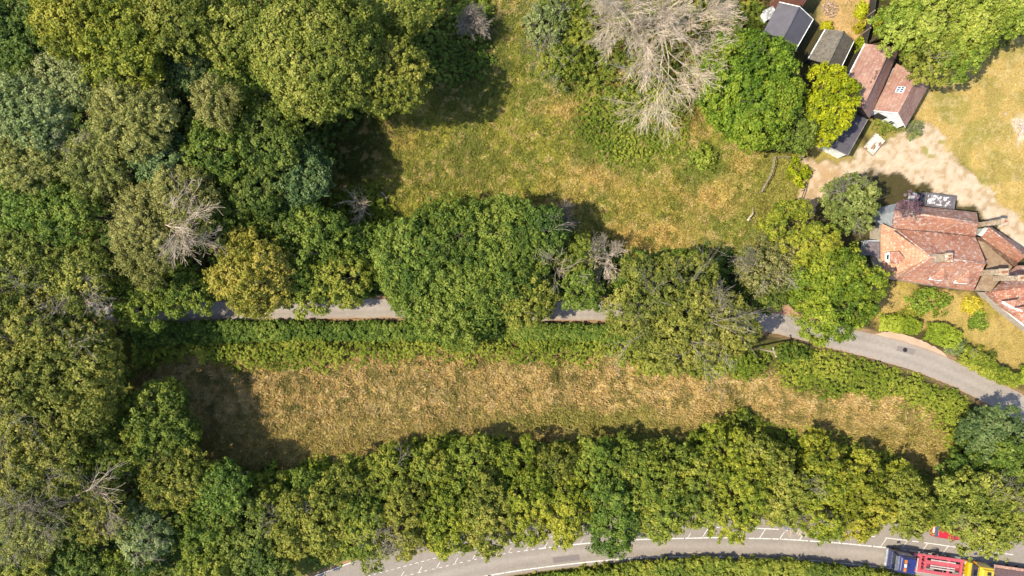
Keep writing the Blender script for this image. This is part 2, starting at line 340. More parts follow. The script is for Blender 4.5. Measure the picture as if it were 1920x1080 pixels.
# road paint (worn white lines)
def worn(c, namp):
    m, n, b = mat_base('road_paint'); tc = n.nodes.new('ShaderNodeTexCoord'); ns = n.nodes.new('ShaderNodeTexNoise'); ns.inputs['Scale'].default_value = 4; ns.inputs['Detail'].default_value = 5
    n.links.new(tc.outputs['Object'], ns.inputs[0]); r = n.nodes.new('ShaderNodeValToRGB'); r.color_ramp.elements[0].position = .36; r.color_ramp.elements[1].position = .5
    r.color_ramp.elements[0].color = (*alb((190, 178, 170)), 1); r.color_ramp.elements[1].color = (*alb(c), 1)
    n.links.new(ns.outputs[0], r.inputs[0]); n.links.new(r.outputs[0], b.inputs[0]); b.inputs['Roughness'].default_value = .7; return m
PAINT = worn((250, 244, 236), .2)
paint_v, paint_f = [], []
def pline(P, wpx, a=None, b=None, z=.026):
    P = np.asarray(P, float); 
    if a is not None:
        xs = np.arange(a, b, 4.); xs = np.append(xs, b); P = np.stack([xs, yon(P, xs)], 1)
    A, B = offs(P, wpx / 2), offs(P, -wpx / 2); n0 = len(paint_v)
    for q, r in zip(A, B): paint_v.append((*W(*q)[:2], z)); paint_v.append((*W(*r)[:2], z))
    for k in range(len(P) - 1): paint_f.append((n0 + 2 * k, n0 + 2 * k + 1, n0 + 2 * k + 3, n0 + 2 * k + 2))
pline(R_LOW - [0, 1.5], 2.0, 700, 2060)
pline(np.array([(560, 1091), (588, 1081), (625, 1067), (664, 1052.5)]), 1.8)
x = 1290
for a, b in [(1285, 1347), (1350, 1400), (1403, 1460), (1462, 1515), (1518.5, 1548), (1550, 1577), (1579, 1634), (1637, 1700), (1704, 1760), (1764, 1830), (1010, 1024), (1029, 1050), (1056, 1071), (1073, 1109), (1112, 1135), (1140, 1180), (1186, 1240), (1245, 1282)]: pline(R_IN, 2.0, a, b)
for a in np.arange(756, 1005, 13.3): pline(R_IN, 1.1, a, a + random.uniform(5, 8))
for a in np.arange(668, 1325, 11): pline(R_OUT, 1.0, a, a + random.uniform(5, 7.5))
for a, b in [(1325, 1332), (1343, 1349), (1354, 1364), (1376, 1400), (1410, 1460), (1480, 1498), (1508, 1547), (1560, 1575), (1583, 1600), (1608, 1620), (1628, 1640), (1660, 1700), (1710, 1722), (1732, 1795), (1810, 1900)]: pline(R_OUT, 1.6, a, b)
for x in list(np.arange(718, 1310, 33.6)) + [1317, 1351, 1387, 1424, 1462, 1499, 1537, 1573, 1612, 1651, 1690, 1728, 1766, 1805]:
    y = yon(R_IN, x); g = yon(R_OUT, x + 10) - y; f = 1.0 if x > 1300 else .55
    pline(np.array([(x, y - 1), (x + 11 * f, y + g * f + 1)]), 1.4 if x > 1300 else 1.0, z=.030)
pv = np.array(paint_v); o = mesh_np('road_markings', pv, np.array(paint_f), PAINT); tag(o, kind='structure')
def patch(name, pts, c, z):
    v = np.array([(*W(*p)[:2], z) for p in pts]); bm = MB(); bm.face([Vector(p) for p in v]); o = bm.build(name, mat(name, c, .95, 0, [q * .93 for q in c], 5)); tag(o, kind='structure')
patch('road_patch', [(1036, 1045), (1086, 1039), (1087, 1050), (1038, 1056)], (146, 134, 130), .024)
patch('road_patch', [(1284, 1037), (1290, 1035), (1320, 1036), (1327, 1037.5), (1316, 1043), (1290, 1043)], (204, 182, 166), .024)
patch('road_patch', [(1683, 648), (1717, 655), (1713, 666), (1680, 657)], (158, 146, 140), .024)
mb = MB(); p = W(1697, 656); mb.cyl((p.x, p.y, .02), (p.x, p.y, .035), .3, n=20); tag(mb.build('manhole_cover', mat('iron', (70, 62, 60), .6, .5)), 'small round dark manhole cover in the patched lane', 'manhole cover')
# gravelly lay-by and field entrance beside the lane
def sheet(name, poly, c, z, m=GRAV):
    P = smooth_line(poly + [poly[0]], 5)[:-1]; P = P + rng.normal(0, .7, P.shape); cen = P.mean(0); n = len(P)
    v = np.array([(*W(*p)[:2], z) for p in P] + [(*W(*cen)[:2], z)]); f = np.array([(i, (i + 1) % n, n) for i in range(n)])
    c = np.tile(alb(c), (n + 1, 1)) * rng.uniform(.85, 1.1, (n + 1, 1)); return tag(mesh_np(name, v, f, m, c), kind='structure')
sheet('field_entrance', [(1425, 600), (1440, 572), (1462, 560), (1482, 575), (1510, 600), (1530, 620), (1480, 612)], (206, 160, 130), .012)
sheet('lay_by', [(1632, 628), (1665, 622), (1712, 632), (1760, 655), (1790, 682), (1810, 702), (1760, 684), (1700, 660), (1650, 642)], (226, 192, 164), .012)

# ------------------------------------------------------------------ foliage
def cards(P, N, size, col, asp=.62, jit=.55):
    """leafy clumps as small bent rhombs: centre P, facing N"""
    n = len(P); N = N + rng.normal(0, jit, (n, 3)); N /= np.linalg.norm(N, axis=1, keepdims=True) + 1e-9
    r = rng.normal(0, 1, (n, 3)); u = np.cross(N, r); u /= np.linalg.norm(u, axis=1, keepdims=True) + 1e-9; w = np.cross(N, u)
    s = (size * rng.uniform(.4, 1.45, n))[:, None] if np.ndim(size) == 0 else size[:, None]
    droop = N * s * .18
    V = np.stack([P - u * s - droop, P - w * s * asp, P + u * s - droop, P + w * s * asp], 1).reshape(-1, 3)
    F = np.arange(4 * n).reshape(-1, 4)
    return V, F, col
def rdir(n):
    v = rng.normal(0, 1, (n, 3)); return v / np.linalg.norm(v, axis=1, keepdims=True)
# kind: (dark leaf colour, main colour, bright colour), tuft radius, leaf size, cards per tuft, lobe size
KF = 1.62
SP = {
 'ash':      (((88, 104, 34), (136, 144, 52), (176, 174, 80)), .55, .21, 22, .30),
 'goldash':  (((102, 116, 32), (150, 156, 48), (188, 186, 72)), .55, .21, 22, .32),
 'sallow':   (((104, 120, 62), (144, 156, 92), (180, 184, 122)), .45, .18, 22, .26),
 'birch':    (((110, 114, 50), (150, 152, 76), (188, 184, 106)), .34, .14, 26, .24),
 'dark':     (((66, 90, 32), (102, 122, 44), (142, 152, 66)), .5, .21, 22, .30),
 'blue':     (((66, 90, 46), (102, 124, 66), (148, 162, 100)), .5, .20, 22, .30),
 'oak':      (((92, 104, 38), (140, 144, 56), (184, 178, 84)), .42, .19, 19, .22),
 'hazel':    (((80, 102, 30), (134, 148, 50), (174, 174, 68)), .42, .19, 20, .24),
 'olive':    (((94, 108, 34), (146, 152, 56), (184, 180, 80)), .42, .19, 20, .24),
 'thorn':    (((98, 116, 30), (152, 158, 46), (192, 186, 64)), .38, .18, 20, .22),
 'field':    (((72, 98, 32), (114, 136, 46), (154, 166, 70)), .5, .20, 22, .26),
 'pear':     (((98, 116, 50), (140, 152, 74), (180, 184, 108)), .4, .18, 20, .24),
 'syc':      (((82, 110, 26), (130, 150, 38), (170, 176, 56)), .62, .22, 24, .22),
 'maple':    (((120, 136, 12), (176, 180, 22), (208, 202, 44)), .55, .21, 24, .24),
 'gold':     (((116, 122, 38), (160, 160, 56), (198, 186, 80)), .5, .20, 22, .24),
 'bright':   (((104, 128, 36), (150, 168, 58), (184, 192, 86)), .55, .21, 22, .24),
 'laurel':   (((78, 104, 32), (114, 138, 48), (156, 168, 72)), .34, .18, 18, .3),
 'bramble':  (((96, 120, 30), (142, 158, 48), (184, 186, 74)), .3, .14, 16, .3),
 'hedge':    (((118, 140, 30), (164, 182, 52), (190, 198, 76)), .28, .12, 20, .3),
 'yellow':   (((166, 160, 20), (206, 192, 40), (226, 208, 84)), .28, .13, 20, .3),
 'plum':     (((84, 58, 66), (122, 92, 104), (160, 132, 140)), .3, .13, 18, .3),
 'russet':   (((120, 122, 66), (158, 154, 88), (196, 186, 122)), .34, .14, 14, .26),
}
def tuftcols(sp, n, cards_per, shift=0):
    a, b, c = [lin(q) / KG * KF for q in SP[sp][0]]
    t = np.clip(rng.normal(.5, .17, n) + shift, 0, 1); T = np.repeat(t, cards_per); T = np.clip(T + rng.normal(0, .13, len(T)), 0, 1)[:, None]
    C = np.where(T < .5, a + (b - a) * T * 2, b + (c - b) * (T - .5) * 2)
    return C * rng.uniform(.82, 1.15, (len(C), 1))
def leafmass(T, N, sp, dens=1., cs=1., tr=1., wisp=0.):
    """T: tuft centres, N: outward directions"""
    _, R, ls, k, _ = SP[sp]; ls = ls * .72; k = max(4, int(k * dens * 1.55)); n = len(T); r = R * tr * rng.uniform(.6, 1.25, n)
    ph_ = rng.random() * 99; C = tuftcols(sp, n, k, (fbm(T[:, 0] + ph_, T[:, 1] - T[:, 2] * .6, 3.2, 7, 3) - .5) * 1.2); D = rdir(n * k); Nn = np.repeat(N, k, 0); D = D + Nn * .55; D /= np.linalg.norm(D, axis=1, keepdims=True)
    P = np.repeat(T, k, 0) + D * (np.repeat(r, k) * rng.uniform(.45, 1.05, n * k))[:, None] * np.array([1, 1, .8])
    if wisp: P = P + Nn * (rng.random(n * k) ** 2 * wisp)[:, None]
    return cards(P, D * .9 + Nn * .35 + [0, 0, .35], ls * cs, C)
def limbs(base, zc, rx, ry, rz, nl=7, r0=None, twig=0):
    """trunk with spreading limbs, local coordinates"""
    h = zc + rz * .25; r0 = r0 or .045 * (rx + ry) / 2 + .08; seg = []; fork = max(1.0, zc - rz * .55)
    p = np.array([0, 0, -.3]); lean = rng.normal(0, .12, 2)
    for i in range(3):
        q = np.array([lean[0] * (i + 1), lean[1] * (i + 1), fork * (i + 1) / 3]); seg.append((*p, *q, r0 * (1 - .15 * i), r0 * (1 - .15 * (i + 1)))); p = q
    for k in range(nl):
        a = 2 * math.pi * (k + rng.random() * .6) / nl; e = rng.uniform(.35, 1.1); q0 = p; rr = r0 * .5
        tgt = np.array([math.cos(a) * rx * .75 * math.cos(e * .7), math.sin(a) * ry * .75 * math.cos(e * .7), zc + rz * (.1 + .55 * math.sin(e))])
        for i in range(3):
            q = p + (tgt - p) * ((i + 1) / 3) + rng.normal(0, .12 * rx * .3, 3); seg.append((*q0, *q, rr, rr * .6)); rr *= .6
            if i:
                for _ in range(2): seg.append((*q, *(q + rng.normal(0, .22 * rx, 3) + [0, 0, .3]), rr, rr * .3))
            q0 = q
    return seg
def spread(P0, d0, L, r, lv, out, kids=3, ang=.6, up=.0, flat=1.):
    """recursive bare branches"""
    p = np.array(P0, float); d = np.array(d0, float); n = 4 if lv > 1 else 3; rr = r
    for i in range(n):
        d = d + rng.normal(0, .13, 3) + [0, 0, up]; d /= np.linalg.norm(d); q = p + d * L / n; r1 = max(.013, rr * (.84 if lv else .65))
        out.append((*p, *q, rr, r1)); p = q; rr = r1
        if lv > 0 and i >= (0 if lv < 3 else 1):
            for _ in range(kids if i == n - 1 else max(1, kids - 2)):
                s = rng.normal(0, ang, 3); s[2] *= flat; dd = d + s; dd /= np.linalg.norm(dd)
                spread(p, dd, L * rng.uniform(.5, .75), rr * .62, lv - 1, out, kids, ang, up, flat)
TREES = []
def tree(name, label, px, py, r, sp, zc=9., asp=1., rot=0., dens=1., group=None, cat='tree', bare=0, wisp=None, lobes=None, extra=None, rzf=.6, gap=1.):
    """px,py,r: centre and radius of the crown as the photograph shows it, zc its height"""
    c = W(px, py, zc); s = (HC - zc) / HC; R = r / PX * s; rx, ry, rz = R * math.sqrt(asp), R / math.sqrt(asp), min(R * rzf, zc * .8)
    root = empty(name, (c.x, c.y, 0), 0, label, cat, group)
    _, tR, ls, k, lf = SP[sp]; nl = lobes or int(9 + R * R * .55); nl = min(nl, 60)
    # lobes over an uneven dome
    i = np.arange(nl) + .5; ph = i * 2.39996 + rng.random() * 6; zz = 1 - i / nl * 1.25; rad = np.sqrt(np.clip(1 - zz ** 2, 0, 1))
    D = np.stack([rad * np.cos(ph), rad * np.sin(ph), zz], 1) + rng.normal(0, .1, (nl, 3)); D /= np.linalg.norm(D, axis=1, keepdims=True); D[:, 2] *= rng.uniform(.6, 1.15, nl)
    ax = rng.random() * 6; un = 1 + .10 * np.sin(2 * ph + ax) + .08 * np.sin(3 * ph + 2 * ax) + rng.normal(0, .10, nl)
    lr = R * lf * rng.uniform(.6, 1.45, nl) * 1.1; ce = D * (np.array([rx, ry, rz]) - np.minimum(lr, R * .4)[:, None]) * un[:, None]
    area = 2 * math.pi * (lr ** 2); nt = (area * 1.3 / (math.pi * tR * tR) * 1.5 * gap).astype(int) + 2; T = []; N = []
    for q in range(nl):
        d = rdir(int(nt[q] * 1.7)); d = d[(d @ (D[q] * .8 + [0, 0, .5])) > -.25][:nt[q]]
        t = ce[q] + d * lr[q] * rng.uniform(.7, 1.12, (len(d), 1)); dist = np.linalg.norm(t[:, None] - ce[None], axis=2) / lr[None]; dist[:, q] = 9
        ok = (dist.min(1) > .62); T.append(t[ok]); N.append((d * .7 + D[q] * .5)[ok])
    T = np.concatenate(T); N = np.concatenate(N); N /= np.linalg.norm(N, axis=1, keepdims=True)
    ns_ = int(len(T) * .10); q = rng.integers(0, len(T), ns_); T = np.concatenate([T, T[q] + N[q] * rng.uniform(.3, .9, (ns_, 1)) * min(1., R * .2)]); N = np.concatenate([N, N[q]])
    # inner leaves so that gaps look into the crown, not through it
    ni = int(len(T) * .3); dd = rdir(ni); Ti = dd * np.array([rx, ry, rz]) * rng.uniform(.35, .72, (ni, 1)) ; ok = Ti[:, 2] > -rz * .5; T = np.concatenate([T, Ti[ok]]); N = np.concatenate([N, dd[ok]])
    cr, sr = math.cos(rot), math.sin(rot); Rm = np.array([[cr, -sr, 0], [sr, cr, 0], [0, 0, 1]]); T = T @ Rm.T; N = N @ Rm.T
    T[:, 2] += zc - rz * .25; T[:, 2] = np.maximum(T[:, 2], .4)
    ws = wisp if wisp is not None else (.55 if sp in ('birch', 'russet') else .15)
    V, F, C = leafmass(T, N, sp, dens, wisp=ws)
    mesh_np('crown', V, F, LEAF, C, root)
    sv, sf = tubes(limbs(None, zc, rx * .9, ry * .9, rz, 6 if R < 4 else 9), 6); mesh_np('trunk', sv, sf, BARK, None, root, True)
    if bare:
        out = []
        for _ in range(int(bare)):
            a = rng.random() * 6.28; e = rng.uniform(.5, .9); st = np.array([math.cos(a) * rx * .35, math.sin(a) * ry * .35, zc + rz * .1])
            out.append((0, 0, zc * .35, *st, .09, .055)); spread(st, (math.cos(a) * .8, math.sin(a) * .8, .75), R * e * .75, .055, 2, out, 3, .5)
        sv, sf = tubes(out, 3); mesh_np('bare_branches', sv, sf, GREYB, None, root)
    TREES.append((name, label)); return root
def dead(name, label, px, py, r, zc, lv=3, limbs_n=8, thick=.16, m=None, group=None, up=.02, kids=3, base=None, cat='dead tree', flat=.6, rr=1, fk=.35):
    c = W(*(base or (px, py)), zc * .3 if base is None else 0); R = r / PX * (HC - zc) / HC
    root = empty(name, (c.x, c.y, 0), 0, label, cat, group); seg = []; fork = zc * fk
    seg += [(0, 0, -.3, 0, 0, fork, thick * 1.7, thick * 1.4)]
    tv, tf = tubes(seg, 8); mesh_np('trunk', tv, tf, m or PALEB, None, root, True); out = []
    off = W(px, py, zc) - c
    for k in range(limbs_n):
        a = 2 * math.pi * (k + rng.random() * .5) / limbs_n; e = rng.uniform(.25, 1.0) if k % 3 else 1.2
        d = np.array([math.cos(a) * math.cos(e) * R + off.x * .8, math.sin(a) * math.cos(e) * R + off.y * .8, math.sin(e) * (zc - fork) + .3]); L = np.linalg.norm(d) * .78
        spread((0, 0, fork * rng.uniform(.8, 1)), d / np.linalg.norm(d), L, thick * rng.uniform(.6, 1), lv, out, kids, .42, up, flat)
    sv, sf = tubes(out, 3 if lv > 2 else 4); mesh_np('branches', sv, sf, m or PALEB, None, root)
    return root
def shrub(name, label, px, py, rx, ry, h, sp, group=None, rot=0, cat='shrub', dens=1., twig=False):
    c = W(px, py, h * .6); s = (HC - h * .6) / HC; rx, ry = rx / PX * s, ry / PX * s; root = empty(name, (c.x, c.y, 0), 0, label, cat, group)
    tR = SP[sp][1]; n = int(math.pi * rx * ry * 2.0 / (math.pi * tR * tR) * 1.8) + 12
    d = rdir(n * 2); d = d[d[:, 2] > -.1][:n]; un = 1 + .2 * (fbm(d[:, 0] * 3 + px, d[:, 1] * 3 + py, 1.3, 5) - .5) * 2
    T = d * np.array([rx, ry, h]) * (un * np.sqrt(rng.uniform(.12, 1.05, len(d))))[:, None]; cr, sr = math.cos(rot), math.sin(rot)
    T = T @ np.array([[cr, sr, 0], [-sr, cr, 0], [0, 0, 1]]); V, F, C = leafmass(T, d, sp, dens, wisp=.15); mesh_np('foliage', V, F, LEAF, C, root)
    seg = [(0, 0, -.1, *(rng.normal(0, .3, 2) * [rx, ry]), h * .7, .04, .015) for _ in range(8)]; sv, sf = tubes(seg, 4); mesh_np('stems', sv, sf, BARK, None, root)
    if twig:
        out = []
        for _ in range(twig): a = rng.random() * 6.28; spread((0, 0, h * .4), (math.cos(a) * .8, math.sin(a) * .8, rng.uniform(.3, 1.2)), max(rx, ry) * .9, .035, 2, out, 3, .5)
        sv, sf = tubes(out, 3); mesh_np('bare_twigs', sv, sf, GREYB, None, root)
    return root
def hedge(name, label, line, wpx, h, sp, cat='hedge', group=None, dens=1., top=.8, step=3.2, kind=None, boxy=.5):
    """leafy bank along a ground line"""
    L = smooth_line(line, 5); wp = np.interp(np.linspace(0, 1, len(L)), np.linspace(0, 1, len(wpx)), wpx) if isinstance(wpx, (list, tuple)) else np.full(len(L), wpx)
    tR = SP[sp][1]; length = np.linalg.norm(np.diff(L, axis=0), axis=1).sum() / PX; wm = wp.mean() / PX; n = int(length * (wm + 2 * h) / (math.pi * tR * tR) * 3.0)
    t = rng.random(n) * (len(L) - 1); i = t.astype(int); f = (t - i)[:, None]; P = L[i] * (1 - f) + L[np.minimum(i + 1, len(L) - 1)] * f
    tg = L[np.minimum(i + 1, len(L) - 1)] - L[i]; tg /= np.linalg.norm(tg, axis=1, keepdims=True); nr = np.stack([-tg[:, 1], tg[:, 0]], 1)
    a = rng.random(n) * math.pi; ca, sa = np.cos(a), np.sin(a); um = rng.random(n) < .65; cu = rng.uniform(-1, 1, n); ca = np.where(um, cu, np.sign(ca) * np.abs(ca) ** boxy); sa = np.where(um, (1 - np.abs(cu) ** (2 / boxy)) ** .5, sa ** boxy)
    hh = h * (.72 + .56 * fbm(P[:, 0], P[:, 1], 34, 51, 3)); ww = wp[i] / 2 * (.8 + .4 * fbm(P[:, 0], P[:, 1], 26, 57, 3)); k = rng.uniform(.25, 1.1, n) ** .3
    Q = P + nr * (ca * ww * k)[:, None]; z = sa * hh * k; s = 1 - z / HC * .5
    T = np.stack([(Q[:, 0] - 960) / PX * s, (540 - Q[:, 1]) / PX * s, z + .05], 1); N = np.stack([nr[:, 0] * ca, -nr[:, 1] * ca, sa + .2], 1)
    c0 = T.mean(0) * [1, 1, 0]; V, F, C = leafmass(T - c0, N, sp, dens)
    if kind: o = mesh_np(name, V, F, LEAF, C); o.location = c0; return tag(o, label, cat, group, kind)
    root = empty(name, c0, 0, label, cat, group); mesh_np('foliage', V, F, LEAF, C, root)
    m = 24; seg = []
    for _ in range(max(6, int(length * 1.2))):
        q = rng.integers(0, n); b = T[q] - c0; seg.append((b[0], b[1], -.1, b[0] + rng.normal(0, .1), b[1] + rng.normal(0, .1), h * .55, .03, .012))
    sv, sf = tubes(seg, 4); mesh_np('stems', sv, sf, BARK, None, root)
    return root
def cover(name, label, cat, poly, sp, h, dens=1., cs=1., amp=1., soft=10, thin=1.):
    """low tangled growth over an area"""
    p = np.array(poly, float); x0, y0 = p.min(0); x1, y1 = p.max(0); tR = SP[sp][1]
    n = int((x1 - x0) * (y1 - y0) / PX ** 2 / (math.pi * tR * tR) * 4.2 * thin); x = rng.uniform(x0, x1, n); y = rng.uniform(y0, y1, n)
    jx = x + (fbm(x, y, 22, 2) - .5) * 50; jy = y + (fbm(x, y, 24, 9) - .5) * 50; d = sdf(poly, jx, jy); ok = (d > rng.uniform(-soft, soft, n)) & (road_dist(x, y) > 1.5)
    x, y, d = x[ok], y[ok], d[ok]; nn = fbm(x, y, 30, 61, 3)
    z = np.clip(d / 14, .12, 1) * h * (.55 + .6 * amp * nn) * rng.uniform(.72, 1.05, len(x))
    e = 3.; gxn = (fbm(x + e, y, 30, 61, 3) - nn) * h * -3; gyn = (fbm(x, y + e, 30, 61, 3) - nn) * h * 3
    T = np.stack([(x - 960) / PX, (540 - y) / PX, z], 1); N = np.stack([gxn, gyn, np.ones(len(x))], 1); N /= np.linalg.norm(N, axis=1, keepdims=True)
    V, F, C = leafmass(T, N, sp, dens, cs * .85, .72); return tag(mesh_np(name, V, F, LEAF, C), label, cat, None, 'stuff')
# ------------------------------------------------------------------ houses and barns
def V3(p): return Vector(p)
TILE_BARN = mat_tiles('barn_tiles', (222, 174, 156), (192, 142, 128), (220, 190, 170), math.radians(64))
SLATE = mat('dark_felt', (122, 118, 126), .8, 0, (106, 102, 112), 1.2, .3, .7, .3)
CORR = mat('weathered_sheet', (140, 132, 120), .85, 0, (112, 104, 94), 2, .4, .62, .3, (150, 142, 126), 3)
BLACKR = mat('black_felt', (102, 96, 104), .8, 0, (84, 80, 88), 1.5, .35, .65, .3)
WHITE = mat('white_boards', (226, 226, 222), .7, 0, (196, 198, 192), 2)
for e_, v_ in zip([n_ for n_ in WHITE.node_tree.nodes if n_.type == 'VALTORGB'][0].color_ramp.elements, ((.5, .52, .5), (.78, .79, .77))): e_.color = (*v_, 1)
CREAM = mat('pale_render', (226, 212, 196), .85, 0, (200, 184, 166), 2)
BRICK = mat('brick', (176, 118, 96), .9, 0, (140, 90, 76), 6)
GLASS = mat('window_glass', (60, 72, 84), .12, 0, (50, 60, 72), 2, spec=.8)
LEAD = mat('lead_flashing', (190, 180, 176), .6, .2, (150, 142, 140), 3)
DARKW = mat('dark_boards', (74, 66, 60), .8, 0, (56, 50, 46), 3)
WOOD = mat('weathered_wood', (196, 180, 156), .85, 0, (150, 134, 112), 5)
def gable(name, label, cat, RA, RB, EA_l, EB_l, EB_r, EA_r, zr, ze, ze2=None, roofm=None, wallm=None, loc=None, over=.22, endm=None):
    """ridge ends RA, RB and four eave corners, all as seen in the photograph, at their heights"""
    ze2 = ze if ze2 is None else ze2
    ra, rb = W(*RA, zr), W(*RB, zr); al, bl = W(*EA_l, ze), W(*EB_l, ze); br_, ar = W(*EB_r, ze2), W(*EA_r, ze2)
    c = (al + bl + br_ + ar) / 4; c.z = 0; root = empty(name, c, 0, label, cat)
    q = lambda p: p - c
    m = MB(); m.slab([q(ra), q(rb), q(bl), q(al)], .1); m.build('roof', roofm, root); m = MB(); m.slab([q(rb) + Vector((0, 0, -.004)), q(ra) + Vector((0, 0, -.004)), q(ar), q(br_)], .1); m.build('roof', roofm, root)
    m = MB(); m.cyl(q(ra), q(rb), .09, n=8); m.build('ridge_tiles', roofm, root, True)
    def ins(p, *o): # pull a corner in under the eaves
        d = Vector((0, 0, 0))
        for x in o: d += (x - p).normalized() * over
        r = p + d; return r
    A, B, C2, D2 = ins(al, bl, ar), ins(bl, al, br_), ins(br_, ar, bl), ins(ar, br_, al); dz = .12
    RAi, RBi = ra + (rb - ra).normalized() * over, rb + (ra - rb).normalized() * over
    fl = lambda p: Vector((p.x, p.y, -.2))
    up = lambda p: p - Vector((0, 0, dz))
    m = MB()
    m.face([q(fl(A)), q(fl(B)), q(up(B)), q(up(A))]); m.face([q(fl(C2)), q(fl(D2)), q(up(D2)), q(up(C2))])
    m.face([q(fl(B)), q(fl(C2)), q(up(C2)), q(up(RBi)), q(up(B))]); m.face([q(fl(D2)), q(fl(A)), q(up(A)), q(up(RAi)), q(up(D2))])
    m.build('wall', wallm, root)
    return root, c, (ra, rb, al, bl, br_, ar)
def window_on(root, c, a, b, z0, z1, out=.04, name='window'):
    """window between ground points a, b on a wall face"""
    a, b = Vector(a), Vector(b); t = (b - a).normalized(); n = Vector((t.y, -t.x, 0)); mid = (a + b) / 2 - c + n * out; w = (b - a).length
    ang = math.atan2(t.y, t.x)
    f = MB(); f.box((mid.x, mid.y, (z0 + z1) / 2), (w, .08, z1 - z0), ang, .01); fo = f.build(name, WHITE, root)
    g = MB(); mm = mid + n * .035
    for k in (-1, 1): g.box((mm.x + t.x * k * w * .23, mm.y + t.y * k * w * .23, (z0 + z1) / 2), (w * .38, .04, (z1 - z0) * .8), ang)
    g.build('pane', GLASS, fo)
def door_on(root, c, a, b, h, m=None):
    a, b = Vector(a), Vector(b); t = (b - a).normalized(); n = Vector((t.y, -t.x, 0)); mid = (a + b) / 2 - c + n * .04; w = (b - a).length
    d = MB(); d.box((mid.x, mid.y, h / 2), (w, .08, h), math.atan2(t.y, t.x), .01); do = d.build('door', m or DARKW, root)
    k = MB(); k.box((mid.x + t.x * w * .38 + n.x * .07, mid.y + t.y * w * .38 + n.y * .07, 1.0), (.12, .05, .05)); k.build('handle', LEAD, do)
# slate coloured shed
r, c, P = gable('shed', 'shed with a smooth dark slate-grey gable roof beside the pale garden strip', 'shed', (1499.5, 12.9), (1468.5, 71), (1461, 4), (1430, 62), (1491, 95), (1524.6, 36.6), 5.0, 2.9, roofm=SLATE, wallm=DARKW)
m = MB(); ra, rb, al, bl, br_, ar = [p - c for p in P]
for a, b in ((al, ra), (ra, ar), (ar, br_)): m.cyl(a + Vector((0, 0, .05)), b + Vector((0, 0, .05)), .05, n=6)
m.build('verge_trim', WHITE, r)
# corrugated shed
r, c, P = gable('shed', 'shed with a brown-grey corrugated sheet roof crossed by pale seams', 'shed', (1582.8, 58.2), (1552, 121), (1548.3, 54.8), (1516, 110), (1576, 128), (1600.4, 77.9), 4.2, 2.3, roofm=CORR, wallm=DARKW)
ra, rb, al, bl, br_, ar = [p - c for p in P]; m = MB()
for t in (.02, .34, .68):
    a = al.lerp(bl, t); b = ra.lerp(rb, t); d = ar.lerp(br_, t); z = Vector((0, 0, .03)); m.cyl(a + z, b + z, .03, n=5)
    if t > .1: m.cyl(b + z, d + z, .02, n=5)
m.build('roof_seams', WOOD, r)
m = MB(); m.cyl(al + Vector((-.05, 0, -.05)), bl + Vector((-.05, 0, -.05)), .07, n=6); m.cyl(ar + Vector((.05, 0, -.05)), br_ + Vector((.05, 0, -.05)), .07, n=6); m.build('gutter', WHITE, r)
# ribs of the corrugated sheets
m = MB(); z = Vector((0, 0, .015))
for k in range(34):
    t = (k + .5) / 34; m.cyl(al.lerp(bl, t) + z, ra.lerp(rb, t) + z, .025, n=4); m.cyl(ra.lerp(rb, t) + z, ar.lerp(br_, t) + z, .025, n=4)
m.build('roof_ribs', CORR, r)
# long tiled barn
r, c, P = gable('barn', 'long barn with a weathered red-brown tiled roof, narrower and taller of the tiled pair', 'barn', (1671, 88), (1617, 202), (1622.5, 81.8), (1566, 192), (1630.5, 222), (1684, 98), 5.6, 2.7, roofm=TILE_BARN, wallm=DARKW)
ra, rb, al, bl, br_, ar = [p - c for p in P]; m = MB(); m.cyl(al + Vector((-.06, 0, -.04)), bl + Vector((-.06, 0, -.04)), .07, n=6); m.build('gutter', WHITE, r)
m = MB()
for k in range(26):
    t = random.uniform(.4, .62); p = ra.lerp(rb, t).lerp(al.lerp(bl, t), random.uniform(.04, .13)) ; m.box(p + Vector((0, 0, .06)), (.22, .16, .05), random.uniform(0, 3), 0)
m.build('slipped_tiles', mat('lichen_tiles', (200, 170, 146), .9, 0, (120, 80, 70), 3), r)
# barn with white gable
r, c, P = gable('barn', 'tiled barn with a white boarded gable end and one small skylight', 'barn', (1722, 140), (1684, 211), (1681, 119), (1637.7, 206.7), (1698.5, 238), (1742, 160), 5.0, 2.5, roofm=TILE_BARN, wallm=WHITE)
ra, rb, al, bl, br_, ar = P; n = (ra - al).cross(bl - al).normalized(); n = n if n.z > 0 else -n
p = W(1687, 166, 4.3); t = (rb - ra).normalized(); e = t.cross(n).normalized(); M3 = Matrix((t, e, n)).transposed()
# drop the skylight onto the roof plane
p = p - n * ((p - ra).dot(n)); m = MB(); m.box(p - c + n * .06, (.85, 1.0, .12), rot=M3, bev=.02); fo = m.build('skylight', WHITE, r)
m = MB()
for i in (-1, 0, 1):
    for j in (-1, 1): m.box(p - c + n * .13 + t * i * .26 + e * j * .23, (.2, .38, .02), rot=M3)
m.build('pane', mat('skylight_glass', (70, 100, 150), .1, 0, (60, 84, 130), 2, spec=.9), fo)
B0, C0 = bl + (br_ - bl) * .08, br_ + (bl - br_) * .08; B0.z = C0.z = 0; off = (rb - ra).normalized() * -.2; off.z = 0
window_on(r, c, B0.lerp(C0, .62) + off, B0.lerp(C0, .80) + off, 1.0, 2.0, .03); door_on(r, c, B0.lerp(C0, .12) + off, B0.lerp(C0, .45) + off, 2.1)
m = MB()
m.cyl(bl - c + Vector((0, 0, -.14)), rb - c + Vector((0, 0, -.14)), .06, n=6); m.cyl(br_ - c + Vector((0, 0, -.14)), rb - c + Vector((0, 0, -.14)), .06, n=6); m.build('bargeboard', WHITE, r)
